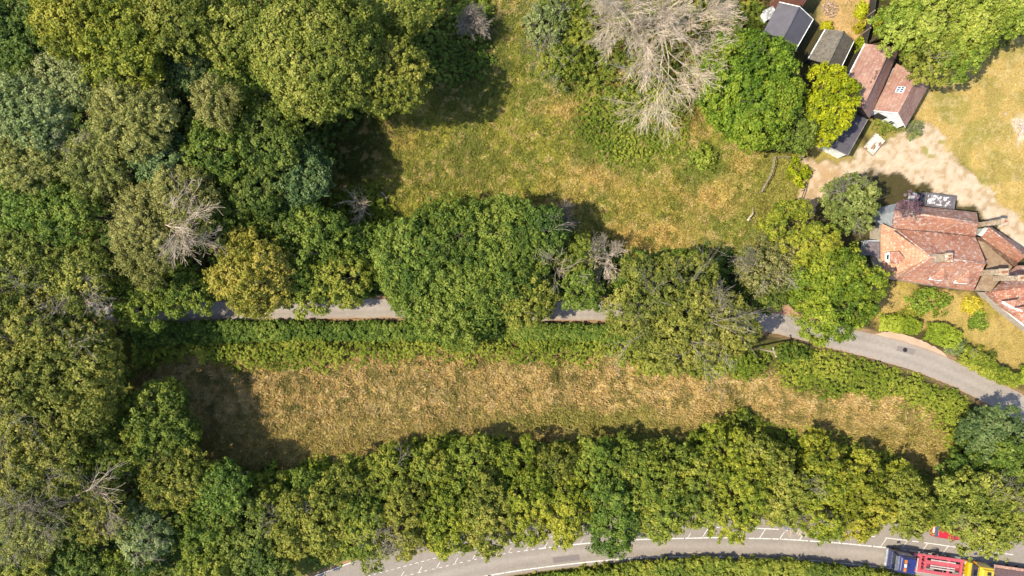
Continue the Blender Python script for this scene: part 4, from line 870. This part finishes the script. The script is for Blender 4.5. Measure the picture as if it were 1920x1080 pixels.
b = MB(); bmesh.ops.create_uvsphere(b.bm, u_segments=14, v_segments=10, radius=.1, matrix=Matrix.Translation((.33, 0, 1.58)) @ Matrix.Diagonal((.8, .75, 1.05, 1))); b.cyl((.40, 0, 1.58), (.435, 0, 1.565), .018, .01, 6); b.build('face', SKINM, rider, True)
b = MB(); b.box((-.04, 0, 1.36), (.44, .34, .2), 0, .07, rot=Matrix.Rotation(-.75, 3, 'Y')); b.build('rucksack', TANC, rider)

# ------------------------------------------------------------------ fences, poles, logs
def beam_fence(name, label, pts, h, m, rails=2, cat='fence', post=.06, leanz=0):
    P = [W(*q) for q in pts]; c = P[0].copy(); root = empty(name, c, 0, label, cat); k = 0
    for q in P: b = MB(); b.box((q.x - c.x, q.y - c.y, h / 2), (post * 2, post * 2, h + .1), random.random(), .01); b.build('post', m, root)
    for r_ in range(rails):
        z = h * (1 - r_ * .42) - .05
        for a, d in zip(P, P[1:]): b = MB(); b.cyl(a - c + Vector((0, 0, z)), d - c + Vector((0, 0, z + random.uniform(-.06, .06))), .06, .05, 7); b.build('rail', m, root)
    return root
beam_fence('rail_fence', 'pale weathered post and rail fence leaning along the small paddock', [(1448, 297), (1446, 314), (1441, 331), (1432, 346), (1424, 361)], 1.1, WOOD, 2)
beam_fence('rail_fence', 'short pale rail crossing at the top of the paddock', [(1455, 297), (1476, 297)], 1.0, WOOD, 1)
beam_fence('wire_fence', 'thin dark fence dividing the paddock from the gravel', [(1506, 345), (1503, 358), (1498, 372), (1494, 388)], 1.0, DARKW, 1, post=.04)
beam_fence('gate_posts', 'two stout pale posts by the tan patch above the paddock', [(1496, 276), (1499, 296)], 1.2, WOOD, 1, 'posts', .11)
P = [W(1634, -20), W(1627, 30), W(1619, 62), W(1611, 92)]; c = P[0].copy(); root = empty('panel_fence', c, 0, 'tall dark panel fence between the garden strip and the bright green trees', 'fence')
for a, d in zip(P, P[1:]):
    mid = (a + d) / 2 - c; L_ = (d - a).length; b = MB(); b.box((mid.x, mid.y, .85), (L_, .05, 1.7), math.atan2(d.y - a.y, d.x - a.x)); b.box((mid.x, mid.y, 1.72), (L_, .12, .05), math.atan2(d.y - a.y, d.x - a.x)); b.build('panel', DARKW, root)
    b = MB(); b.box((d.x - c.x, d.y - c.y, .95), (.14, .14, 1.9), 0, .01); b.build('post', WOOD, root)
def log(name, label, a, d, r_, cat='log'):
    A_, D_ = W(*a), W(*d); c = (A_ + D_) / 2; root = empty(name, c, 0, label, cat); b = MB(); A2, D2 = A_ - c + Vector((0, 0, r_)), D_ - c + Vector((0, 0, r_ + .15)); b.cyl(A2, D2, r_, r_ * .7, 9); b.build('stem', PALEB, root, True)
    seg = []
    for _ in range(5): t = random.random(); q = A2.lerp(D2, t); seg.append((*q, *(np.array(q) + rng.normal(0, .35, 3) + [0, 0, .3]), r_ * .35, .02))
    v, f = tubes(seg, 5); mesh_np('stubs', v, f, PALEB, None, root)
log('fallen_log', 'short fallen log lying in the grass above the beige tree', (1401, 414), (1411, 400), .16)
log('fallen_branch', 'thin pale fallen branch with a fork in the tangled growth', (716, 360), (726, 374), .07, 'branch')
p = W(1412, 651); pole = empty('utility_pole', p, 0, 'wooden utility pole with a cross-arm south of the dark hedge gap', 'pole'); b = MB(); b.cyl((0, 0, -.2), (.12, 0, 7.4), .15, .11, 12); b.build('pole', WOOD, pole, True)
b = MB(); b.box((.12, 0, 7.1), (.14, 1.3, .12), .3, .01); ar_ = b.build('cross_arm', WOOD, pole); b = MB(); [b.cyl((.12 - k * .28, k * .9 * .95, 7.17), (.12 - k * .28, k * .9 * .95, 7.34), .05, .04, 8) for k in (-.6, 0, .6)]; b.build('insulator', WHITE, ar_)
p = W(1913, 238); rub = empty('rubble_heap', p, 0, 'heap of white chalky rubble on the lawn at the right edge', 'rubble')
seg = MB(); 
for _ in range(90):
    a = random.random() * 6.28; q = abs(random.gauss(0, .8)); s_ = random.uniform(.1, .35); seg.box((q * math.cos(a), q * math.sin(a) * 1.2, max(.02, .35 - q * .2) * random.random()), (s_, s_ * .8, s_ * .6), random.random() * 3, .02)
seg.build('stones', mat('chalk', (244, 228, 216), .9, 0, (200, 176, 156), 4), rub)
p = W(1556, 17); rub = empty('bonfire_heap', p, 0, 'round heap of pale ash and cuttings on the garden strip', 'heap'); seg = MB()
for _ in range(110):
    a = random.random() * 6.28; q = random.random() ** .6 * 1.1; s_ = random.uniform(.08, .3); seg.box((q * math.cos(a), q * math.sin(a), max(.02, .4 - q * .25) * random.random()), (s_ * 2, s_ * .5, s_ * .4), random.random() * 3, .01)
seg.build('cuttings', mat('ash_heap', (232, 204, 172), .9, 0, (170, 130, 100), 4), rub)
# ------------------------------------------------------------------ trees
WOODG = 'trees of the wood on the left'; ROWG = 'trees in the row beside the main road'; LANEG = 'trees along the lane'; NEG = 'trees around the barns and house'
for a in [
 ('ash_tree', 'dark olive tree in the top left corner', 38, 55, 78, 'dark', 14, {}),
 ('ash_tree', 'bright yellow-green ash at the top edge, second crown from the left corner', 135, 32, 68, 'goldash', 17, {}),
 ('ash_tree', 'yellow-green ash with gold tips right of the second top-edge crown', 222, 78, 74, 'goldash', 16, {}),
 ('ash_tree', 'mid-green ash at the top edge above a black gap in the wood', 325, 28, 70, 'ash', 16, {}),
 ('ash_tree', 'olive-green ash at the top edge just left of the broad ash', 428, 62, 66, 'ash', 14.5, {}),
 ('sallow_tree', 'pale grey-green tree below the bright yellow-green ash, upper of two grey ones', 138, 138, 64, 'sallow', 14, {}),
 ('sallow_tree', 'pale grey-green broad tree at the left edge, lower of two grey ones', 48, 212, 76, 'sallow', 14.5, {}),
 ('birch_tree', 'wispy beige-brown birch at the left edge below the grey-green tree', 48, 292, 66, 'birch', 13.5, {'gap': .9}),
 ('birch_tree', 'olive-brown birch clump in the middle of the upper wood', 246, 218, 74, 'birch', 15, {'lobes': 18}),
 ('birch_tree', 'small round brown-olive birch right of the black gap, standing above darker trees', 407, 190, 44, 'birch', 15, {}),
 ('field_tree', 'grey-green tree just under the black gap of the upper wood', 345, 118, 48, 'blue', 12.5, {}),
 ('field_tree', 'green tree between the brown-olive birch and the broad ash', 452, 138, 52, 'field', 12, {}),
 ('birch_tree', 'pale wispy birch right of the left-edge birch, with thin bare twigs', 172, 306, 58, 'birch', 13, {'bare': 2}),
 ('field_tree', 'blue-green tree wedged between the wispy birch and the clump of olive birches', 300, 300, 52, 'blue', 12.5, {}),
 ('field_tree', 'leafy green tree directly below the round brown-olive birch', 410, 275, 64, 'field', 12.5, {}),
 ('dark_tree', 'dark green tree at the left edge, halfway down the wood', 30, 372, 62, 'field', 12, {}),
 ('dark_tree', 'dark green tree beneath the wispy birches, right of the left-edge dark one', 118, 395, 62, 'field', 12, {}),
 ('ash_tree', 'broad many-tufted ash, largest crown at the top of the wood', 590, 92, 118, 'ash', 15, {'lobes': 46}),
 ('sallow_tree', 'brown-green tree on the right flank of the broad ash, facing the meadow', 716, 138, 78, 'olive', 12.5, {'gap': .85}),
 ('ash_tree', 'yellow-green tree at the top edge between the broad ash and the meadow', 742, 8, 58, 'ash', 11, {}),
 ('dark_tree', 'dark green tree tucked below the broad ash, left side', 505, 262, 62, 'dark', 11.5, {}),
 ('dark_tree', 'dark blue-green tree at the meadow edge below the broad ash', 562, 322, 60, 'blue', 9.5, {}),
 ('dark_tree', 'dark tree left of the blue-green one at the meadow edge', 478, 345, 56, 'dark', 10.5, {}),
 ('birch_tree', 'long drooping olive birch above the bleached dead branches', 335, 372, 66, 'birch', 13, {}),
 ('birch_tree', 'tall wispy birch left of the bleached dead branches', 268, 440, 72, 'birch', 13, {'asp': .75}),
 ('dark_tree', 'dark tree below the leafy green one, right of the dead branches', 430, 385, 60, 'field', 9, {}),
 ('oak_tree', 'sparse yellow-green oak at the left edge above the big oak', 22, 512, 68, 'oak', 13, {'bare': 5, 'gap': .8}),
 ('oak_tree', 'thin-leaved oak with pale crooked branches over the hidden lane end', 140, 532, 68, 'oak', 12, {'bare': 7, 'gap': .75}),
 ('oak_tree', 'big spreading yellow-green oak filling the left edge below the lane', 82, 690, 138, 'oak', 12, {'bare': 8, 'gap': .75, 'lobes': 54}),
 ('oak_tree', 'oak crown with golden leaf clusters below the big spreading oak', 62, 868, 84, 'oak', 13, {'bare': 4, 'gap': .85}),
 ('hazel_tree', 'small olive tree over the lane, left of the dark gap in the hedge', 252, 566, 56, 'hazel', 8, {}),
 ('hazel_tree', 'green hazel leaning over the lane just left of the golden tree', 335, 545, 54, 'hazel', 8, {}),
 ('golden_tree', 'golden yellow-green tree standing out above the lane', 470, 518, 78, 'gold', 10, {'rzf': 1.0, 'lobes': 26}),
 ('hazel_tree', 'green hazel right of the golden tree, overhanging the lane', 565, 535, 56, 'hazel', 7.5, {}),
 ('hazel_tree', 'olive-green hazel overhanging the lane left of the great round tree', 640, 525, 56, 'hazel', 7.5, {'gap': .9}),
 ('field_tree', 'dark green tree behind the lane hazels, under the bleached snag', 585, 440, 62, 'field', 8, {}),
 ('field_tree', 'small green tree left of the great round tree, behind the lane', 672, 462, 44, 'field', 6, {}),
 ('dark_tree', 'small dark tree between the golden tree and the snag', 530, 400, 48, 'dark', 8, {}),
 ('feathery_tree', 'dark feathery tree at the shaded west end of the straw meadow', 290, 800, 78, 'field', 7.5, {}),
 ('feathery_tree', 'yellow-green feathery tree below the dark feathery one', 322, 895, 66, 'olive', 8, {}),
 ('feathery_tree', 'small olive tree between the big oak and the dark feathery tree', 196, 852, 54, 'hazel', 9.5, {}),
 ('oak_tree', 'oak with pinkish twigs and golden leaves at the lower left', 178, 955, 62, 'oak', 10, {'bare': 7, 'gap': .75}),
 ('birch_tree', 'wispy pale birch in the bottom left corner with a bare brown limb', 58, 985, 62, 'birch', 11, {'bare': 5}),
 ('ash_tree', 'yellow-green tree in the very bottom left corner', 40, 1065, 56, 'olive', 9, {}),
 ('sallow_tree', 'grey-green sallow among bare twigs near the bottom left', 262, 1000, 54, 'sallow', 8.5, {'bare': 5}),
 ('dark_tree', 'dark tree at the bottom edge right of the corner tree', 140, 1060, 52, 'dark', 8, {}),
 ('hazel_tree', 'green tree at the bottom edge under the grey-green sallow', 235, 1070, 50, 'hazel', 7.5, {}),
 ]:
    tree(a[0], a[1], a[2], a[3], a[4], a[5], zc=a[6], group=WOODG, **a[7])
for a in [
 ('great_round_tree', 'great round green tree covering the middle of the lane', 878, 496, 146, 'field', 6.5, {'lobes': 60, 'rzf': .4, 'asp': 1.2}),
 ('leaning_tree', 'lighter olive lobe of foliage at the lower right of the great round tree', 985, 552, 62, 'olive', 7, {}),
 ('leaning_tree', 'yellower tree on the left side of the great round tree', 770, 472, 64, 'field', 9, {}),
 ('dark_tree', 'dark tree with a few bare twigs at the right of the great round tree', 1008, 432, 56, 'dark', 7.5, {'bare': 2}),
 ('lane_tree', 'small dark green tree overhanging the lane right of the great round tree', 1092, 545, 44, 'field', 7, {}),
 ('lane_tree', 'thin yellow-green tree behind the small dark one at the lane', 1080, 478, 44, 'hazel', 6, {'bare': 3}),
 ('oak_tree', 'broad pale olive oak with white twigs across the lane', 1262, 590, 112, 'oak', 7.5, {'bare': 9, 'lobes': 46, 'gap': .85}),
 ('oak_tree', 'second oak crown to the right of the broad one, reaching the dappled shade', 1358, 612, 66, 'oak', 8.5, {'bare': 4, 'gap': .75}),
 ('field_tree', 'greener tree on the meadow side of the broad pale oak', 1290, 520, 56, 'hazel', 6, {}),
 ('field_tree', 'green shrubby tree left of the broad oak at the meadow edge', 1196, 525, 44, 'field', 5.5, {}),
 ('beige_tree', 'sparse beige-leaved tree right of the oaks', 1440, 492, 60, 'russet', 6, {'bare': 8, 'gap': .55, 'rzf': .45}),
 ('dark_tree', 'dark yellow-tipped tree left of the house, upper of two', 1480, 420, 50, 'thorn', 7, {}),
 ('dark_tree', 'dark yellow-tipped tree between the beige tree and the sycamore, lower of two', 1530, 462, 46, 'thorn', 7.5, {}),
 ('sycamore_tree', 'bright green sycamore between the lane and the house', 1574, 548, 86, 'syc', 8, {'lobes': 34}),
 ('pear_tree', 'grey-green tree with bare twigs in front of the house drive', 1600, 380, 56, 'pear', 6, {'bare': 6, 'gap': .8}),
 ('field_tree', 'shaded small tree in the hollow beneath the two oaks', 1440, 545, 40, 'dark', 5, {}),
 ]:
    tree(a[0], a[1], a[2], a[3], a[4], a[5], zc=a[6], group=LANEG, **a[7])
for a in [
 ('sycamore_tree', 'large round sycamore left of the sheds, all even leaf domes', 1412, 166, 100, 'syc', 8, {'asp': .85, 'lobes': 52, 'rzf': .8}),
 ('dark_tree', 'darker green tree between the large sycamore and the yellow maple', 1492, 238, 46, 'field', 6.5, {}),
 ('maple_tree', 'vivid yellow-green maple touching the long barn', 1560, 180, 58, 'maple', 7, {'asp': .8, 'lobes': 24}),
 ('maple_tree', 'lower vivid yellow maple bough above the black-roofed outbuilding', 1540, 246, 28, 'maple', 5.5, {}),
 ('plum_tree', 'purple-leaved plum over the corner of the house', 1706, 386, 22, 'plum', 7, {'gap': .45, 'bare': 2}),
 ('bright_tree', 'bright green tree against the dark panel fence at the top', 1692, 36, 54, 'bright', 8, {}),
 ('bright_tree', 'bright green tree at the top edge, middle of the north-east clump', 1752, 20, 66, 'bright', 8.5, {}),
 ('bright_tree', 'bright green tree at the top edge nearest the right corner', 1836, 22, 64, 'bright', 8.5, {}),
 ('bright_tree', 'spreading tree over the end of the white-gabled barn', 1756, 98, 56, 'olive', 7, {'bare': 1}),
 ('bright_tree', 'bright green tree in the centre of the north-east clump casting shade on the lawn', 1806, 84, 58, 'bright', 7.5, {}),
 ('bright_tree', 'bright green tree in the top right corner', 1905, 18, 52, 'bright', 8, {}),
 ]:
    tree(a[0], a[1], a[2], a[3], a[4], a[5], zc=a[6], group=NEG, **a[7])
# row beside the main road
back = [(505, 930, 48, 'hazel'), (578, 925, 50, 'field'), (655, 905, 54, 'olive'), (735, 880, 52, 'hazel'), (812, 872, 54, 'hazel'), (890, 862, 56, 'hazel'), (968, 872, 56, 'thorn'), (1045, 872, 54, 'olive'), (1122, 862, 56, 'hazel'), (1198, 862, 58, 'hazel'), (1275, 868, 54, 'hazel'), (1350, 845, 58, 'thorn'), (1432, 858, 56, 'olive'), (1540, 866, 58, 'thorn'), (1618, 888, 58, 'thorn'), (1690, 918, 58, 'thorn')]
front = [(398, 985, 58, 'hazel'), (470, 1010, 58, 'dark'), (545, 985, 52, 'olive'), (612, 980, 54, 'olive'), (690, 992, 56, 'hazel'), (762, 980, 54, 'olive'), (838, 975, 56, 'thorn'), (915, 962, 60, 'olive'), (992, 950, 54, 'thorn'), (1066, 958, 54, 'thorn'), (1150, 966, 60, 'field'), (1236, 945, 60, 'hazel'), (1312, 925, 50, 'hazel'), (1388, 940, 62, 'thorn'), (1470, 925, 56, 'olive'), (1545, 945, 54, 'thorn'), (1622, 950, 52, 'thorn'), (1700, 952, 50, 'olive')]
CW = {'hazel': 'olive-green', 'field': 'deep green', 'olive': 'olive-gold', 'thorn': 'yellow-gold', 'dark': 'dark green', 'blue': 'cool blue-green'}
ORD = ['first', 'second', 'third', 'fourth', 'fifth', 'sixth', 'seventh', 'eighth', 'ninth', 'tenth', 'eleventh', 'twelfth', 'thirteenth', 'fourteenth', 'fifteenth', 'sixteenth', 'seventeenth', 'eighteenth']
for k, (x, y, r, s_) in enumerate(back): tree('hedgerow_tree', f'{CW[s_]} tree, {ORD[k]} from the left of the road row\'s meadow side', x, y + 16, r * 1.02, s_, zc=4.2, group=ROWG, asp=.85, rzf=.8, bare=1 if k in (3, 5) else 0)
for k, (x, y, r, s_) in enumerate(front): tree('hedgerow_tree', f'{CW[s_]} tree, {ORD[k]} from the left of the road row\'s road side', x, y, r * 1.1, s_, zc=6, group=ROWG, asp=.72, rzf=.8, bare=3 if k in (2, 4, 5, 14) else 0)
for a in [
 ('ash_tree', 'pale green ash overhanging the yellow lorry', 1844, 962, 78, 'olive', 8, {'gap': .85, 'bare': 3}),
 ('ash_tree', 'pale green ash at the right edge above the lorries', 1898, 965, 62, 'olive', 8, {'bare': 2}),
 ('holly_tree', 'dark grey-green tree in the bend of the lane', 1864, 818, 60, 'blue', 4.5, {'gap': .9}),
 ('holly_tree', 'dark green tree at the right edge below the bend of the lane', 1905, 872, 56, 'field', 6, {}),
 ('field_tree', 'small green tree between the dark bend tree and the pale ash', 1808, 888, 42, 'field', 4.5, {}),
 ('hedgerow_tree', 'low green tree at the bottom edge left of the white road line', 388, 1072, 52, 'hazel', 7, {}),
 ('hedgerow_tree', 'low dark tree at the bottom edge beside the start of the road', 500, 1078, 48, 'dark', 6, {}),
 ('hedgerow_tree', 'dark green tree right of the yellow-green feathery tree', 418, 915, 52, 'field', 7.5, {}),
 ]:
    tree(a[0], a[1], a[2], a[3], a[4], a[5], zc=a[6], group=ROWG, **a[7])
# dead and bare ones
dead('dead_tree', 'huge leafless dead tree with pale pinkish branches at the top', 1240, 42, 104, 8, lv=4, limbs_n=15, thick=.19, kids=3, flat=.6, fk=.55)
dead('dead_snag', 'bleached dead snag with a long dark shadow beside the wood', 662, 388, 24, 4, 2, 7, .12, base=(690, 393))
dead('dead_tree', 'bleached leafless branches poking up between wispy birches', 358, 432, 29, 15, 3, 8, .11, fk=.88)
dead('dead_tree', 'pale leafless twiggy tree behind the lane, right of the great round tree', 1138, 488, 32, 7, 3, 8, .10, fk=.75)
dead('dead_tree', 'small grey bare tree in the fringe between great tree and thin yellow-green tree', 1030, 495, 18, 8, 2, 8, .09)
dead('dead_bush', 'brown bare bush at the upper right of the great round tree', 1050, 418, 26, 4.5, 3, 12, .07, m=GREYB)
dead('dead_bush', 'round grey leafless bush at the top edge of the meadow', 887, 42, 17, 3.5, 3, 22, .05, m=GREYB, kids=3)
dead('dead_tree', 'bare brown limb over the dark hollow left of the golden-leaved oak', 58, 935, 26, 13, 3, 6, .11, fk=.85, m=GREYB)
dead('dead_tree', 'pale crooked dead limbs above the lower left trees', 198, 905, 28, 12, 2, 6, .12, fk=.85)
dead('dead_bush', 'bare pale bush beside the grey-blue parked car', 1500, 966, 22, 4, 3, 10, .06)
dead('dead_bush', 'tangle of pinkish bare twigs over the road near the left bays', 722, 1010, 22, 6, 3, 9, .06)
# shrubs
SHG = 'shrubs'
for a in [
 ('shrub', 'leafy green shrub behind the round grey bush at the top edge', 885, 14, 34, 26, 2.4, 'bright', {}),
 ('shrub', 'tall pale green shrub left of the dead tree, upper one', 1030, 38, 48, 46, 3.2, 'sallow', {'twig': 4}),
 ('shrub', 'green shrub left of the dead tree, lower one', 1062, 112, 52, 48, 2.8, 'hazel', {'twig': 4}),
 ('shrub', 'yellow-green shrub close to the left limbs of the dead tree', 1098, 52, 38, 44, 2.8, 'hazel', {}),
 ('shrub', 'small bright shrub alone in the meadow below the large sycamore', 1318, 294, 27, 24, 1.5, 'bright', {}),
 ('shrub', 'bright shrub on the fence line between paddock and gravel', 1500, 322, 17, 26, 1.5, 'maple', {}),
 ('shrub', 'grey-green bush at the corner of the white-gabled barn', 1715, 243, 17, 14, 1.3, 'sallow', {'twig': 3}),
 ('shrub', 'straggly grass-green bush before the white gable wall', 1665, 232, 26, 17, .9, 'olive', {}),
 ('shrub', 'large green border shrub under the house eaves', 1745, 568, 42, 26, 1.4, 'bright', {}),
 ('shrub', 'yellow-flowered shrub by the south-east wing', 1826, 574, 20, 18, 1.1, 'yellow', {}),
 ('shrub', 'green shrub below the yellow-flowered one', 1838, 600, 18, 20, 1.0, 'bright', {}),
 ('shrub', 'low orange-yellow plants left of the border shrub', 1710, 590, 26, 13, .6, 'gold', {}),
 ('shrub', 'round vivid yellow shrub on the garden strip', 1613, 50, 9, 8, .9, 'yellow', {}),
 ('shrub', 'yellow shrub on the tree side of the panel fence', 1643, 38, 13, 12, 1.5, 'yellow', {}),
 ('shrub', 'lime green shrub at the top of the panel fence', 1620, 18, 10, 12, 1.2, 'maple', {}),
 ('shrub', 'lime green shrub at the foot of the panel fence', 1614, 84, 8, 10, 1.0, 'maple', {}),
 ('shrub', 'tiny lime plant between the two sheds', 1551, 47, 7, 6, .5, 'maple', {}),
 ('shrub', 'tall leafy bush on the straw meadow side of the row, near its middle', 1390, 792, 44, 22, 2.0, 'hazel', {}),
 ('shrub', 'shrub at the foot of the utility pole', 1400, 690, 30, 26, 1.6, 'bramble', {}),
 ('shrub', 'dark leafed shrub at the lane edge right of the field entrance', 1490, 662, 38, 22, 1.8, 'laurel', {}),
 ('shrub', 'grey twiggy shrub between the clipped hedge and wild hedge', 1800, 652, 22, 18, 1.5, 'sallow', {'twig': 3}),
 ('shrub', 'round green shrub in the wild garden hedge', 1842, 672, 28, 22, 1.9, 'hazel', {}),
 ]:
    shrub(a[0], a[1], a[2], a[3], a[4], a[5], a[6], a[7], 'shrubs and bushes', **a[8])
# hedges
hedge('laurel_hedge', 'long dark green laurel hedge on the south side of the lane', [(255, 628), (400, 622), (600, 620), (800, 622), (1000, 622), (1170, 626)], [44, 40, 34, 34, 32, 28], 1.7, 'laurel')
hedge('clipped_hedge', 'clipped bright green hedge block beside the lay-by, left of two', [(1645, 606), (1680, 606), (1718, 614)], [26, 30, 26], 1.9, 'hedge', boxy=.3)
hedge('clipped_hedge', 'clipped bright green hedge block beside the lay-by, right of two', [(1732, 620), (1760, 626), (1790, 640)], [28, 38, 30], 1.9, 'hedge', boxy=.3)
hedge('wild_hedge', 'loose mixed green hedge between garden and lane bend', [(1800, 660), (1845, 690), (1885, 708), (1900, 712)], [34, 36, 32, 26], 1.8, 'bramble')
hedge('clipped_hedge', 'vivid lime hedge end at the right edge by the lane', [(1905, 700), (1925, 708), (1950, 722)], [26, 28, 28], 1.7, 'hedge', boxy=.3)
hedge('roadside_hedge', 'dense green hedge along the far side of the main road', [(1110, 1084), (1180, 1072), (1300, 1066), (1420, 1068), (1520, 1076), (1620, 1086), (1700, 1098)], [30, 44, 46, 46, 46, 46, 40], 2.0, 'hazel')
hedge('roadside_hedge', 'low yellowish hedge at the bottom edge below the road bend', [(930, 1100), (1020, 1088), (1110, 1080)], [20, 26, 28], 1.1, 'bramble')
# undergrowth and wild growth
FLO = [(-60, -60), (790, -60), (790, 60), (740, 200), (650, 240), (600, 380), (700, 460), (700, 560), (250, 570), (250, 640), (240, 760), (380, 870), (480, 890), (560, 1000), (500, 1100), (-60, 1150)]
cover('undergrowth', 'dark ferns and saplings on the floor of the wood', 'undergrowth', FLO, 'dark', 1.6, dens=.8, cs=1.3, thin=.7)
cover('undergrowth', 'nettles and saplings beneath the row by the main road', 'undergrowth', [(470, 890), (700, 855), (960, 835), (1300, 825), (1480, 825), (1680, 880), (1800, 960), (1780, 1000), (1400, 960), (1000, 985), (600, 1060), (500, 1040)], 'laurel', 1.2, dens=.8, thin=.8)
cover('bramble_bank', 'bramble bank between laurel hedge and straw meadow', 'brambles', [(250, 640), (420, 636), (500, 646), (570, 624), (640, 640), (760, 620), (830, 636), (940, 614), (1060, 618), (1200, 612), (1260, 650), (1440, 656), (1440, 700), (1330, 712), (1230, 695), (1150, 682), (900, 674), (700, 676), (480, 692), (330, 672), (260, 690)], 'bramble', 1.9)
cover('bramble_bank', 'bright bramble and weed bank along the lane bend', 'brambles', [(1452, 648), (1560, 654), (1700, 692), (1800, 738), (1835, 790), (1815, 850), (1780, 860), (1765, 800), (1700, 752), (1560, 735), (1470, 725)], 'bramble', 1.1)
cover('bramble_patch', 'lush green bramble patch in the upper meadow below the dead tree', 'brambles', [(1080, 180), (1200, 160), (1300, 190), (1290, 270), (1230, 310), (1130, 300), (1080, 250)], 'bramble', .4, thin=.5)
cover('bramble_patch', 'tangled thicket around the bleached snag', 'brambles', [(620, 370), (690, 340), (740, 370), (745, 440), (690, 470), (640, 440)], 'bramble', 1.2)
cover('bramble_patch', 'shaded dark green weeds by the top of the wood', 'brambles', [(780, -40), (900, -40), (930, 120), (820, 170), (770, 120)], 'laurel', .5, thin=.6)
cover('bramble_fringe', 'vivid green nettle fringe at the foot of the row, meadow side', 'brambles', [(470, 885), (560, 868), (700, 850), (830, 812), (960, 815), (960, 850), (700, 890), (480, 915)], 'hedge', 1.0, thin=.8, dens=.8)
cover('bramble_fringe', 'green weeds at the straw meadow side of the road row, right half', 'brambles', [(1290, 815), (1370, 780), (1470, 800), (1560, 812), (1680, 850), (1740, 900), (1700, 900), (1500, 850), (1300, 840)], 'bramble', 1.0)
cover('roadside_weeds', 'dry orange and green weeds on the verge below the main road', 'weeds', [(880, 1092), (1000, 1072), (1137, 1060), (1300, 1052), (1560, 1062), (1700, 1076), (1700, 1130), (880, 1130)], 'gold', .45, thin=.6, soft=3)
cover('scrub', 'mixed scrub under the lane trees north of the lane', 'scrub', [(330, 520), (560, 450), (760, 420), (1000, 450), (1180, 470), (1420, 470), (1560, 440), (1600, 560), (1440, 560), (1180, 560), (330, 570)], 'field', 1.2, thin=.7, cs=1.2)
cover('scrub', 'green scrub behind the dead tree at the top', 'scrub', [(1000, -60), (1430, -60), (1440, 60), (1340, 120), (1290, 200), (1120, 170), (1010, 130)], 'hazel', .9, thin=.7)
cover('scrub', 'scrub around the dark bend tree at the right', 'scrub', [(1800, 780), (1850, 790), (1960, 850), (1960, 960), (1840, 940), (1780, 890)], 'laurel', 1.4)
cover('scrub', 'green scrub under the north-east clump', 'scrub', [(1650, -60), (1960, -60), (1960, 40), (1830, 100), (1700, 110), (1640, 90)], 'laurel', 1.3, thin=.7)

# ------------------------------------------------------------------ rough grass
def grass(name, label, n, box, h, keep):
    x = rng.uniform(box[0], box[2], n); y = rng.uniform(box[1], box[3], n); k = keep(x, y); x, y = x[k], y[k]; n = len(x)
    C = land(x, y) * KG; cl = fbm(x, y, 13, 71, 3); hh = h * (.6 + 1.1 * np.clip(cl - .25, 0, 1)) * rng.uniform(.6, 1.3, n)
    a = rng.uniform(0, 2 * np.pi, n) * .6 + fbm(x, y, 40, 75) * 9; wd_ = rng.uniform(.035, .08, n); b0 = np.stack([(x - 960) / PX, (540 - y) / PX, height(x, y)], 1)
    lean = np.stack([np.cos(a), np.sin(a)], 1) * (hh * rng.uniform(.5, 1.5, n))[:, None]; sd = np.stack([-np.sin(a), np.cos(a)], 1) * wd_[:, None]
    V = np.zeros((n, 4, 3)); V[:, 0] = b0; V[:, 1] = b0; V[:, 2] = b0; V[:, 3] = b0
    V[:, 0, :2] -= sd; V[:, 1, :2] += sd; V[:, 2, :2] += lean + sd * .5; V[:, 3, :2] += lean - sd * .5; V[:, 2:, 2] += hh[:, None]; V[:, :2, 2] -= .03
    C = C / KG * np.clip(rng.normal(1.06, .22, n), .5, 1.7)[:, None]; C = C * np.where(rng.random(n)[:, None] < .12, [1.25, 1.18, 1.1], 1)
    tag(mesh_np(name, V.reshape(-1, 3), np.arange(4 * n).reshape(-1, 4), GRASSM, C), label, 'grass', None, 'stuff')
ok_ = lambda x, y: (road_dist(x, y) > 4) & (sdf(GRAVEL, x, y) < -4)
grass('straw_grass', 'tussocky straw-coloured grass of the lower meadow', 170000, (240, 640, 1830, 900), .3, lambda x, y: ok_(x, y) & (sdf(LOW, x, y) > -14))
grass('meadow_grass', 'rough green and straw grass of the upper meadow', 240000, (600, -70, 1520, 500), .22, lambda x, y: ok_(x, y) & (sdf(UP, x, y) > -14))
grass('lawn_grass', 'dry short grass of the lawns and garden', 70000, (1520, -60, 1990, 740), .10, lambda x, y: ok_(x, y) & ((sdf(LAWN, x, y) > -6) | (sdf(GARD, x, y) > -6) | (sdf(STRIP, x, y) > 0)))
print('faces', sum(len(m.polygons) for m in bpy.data.meshes))
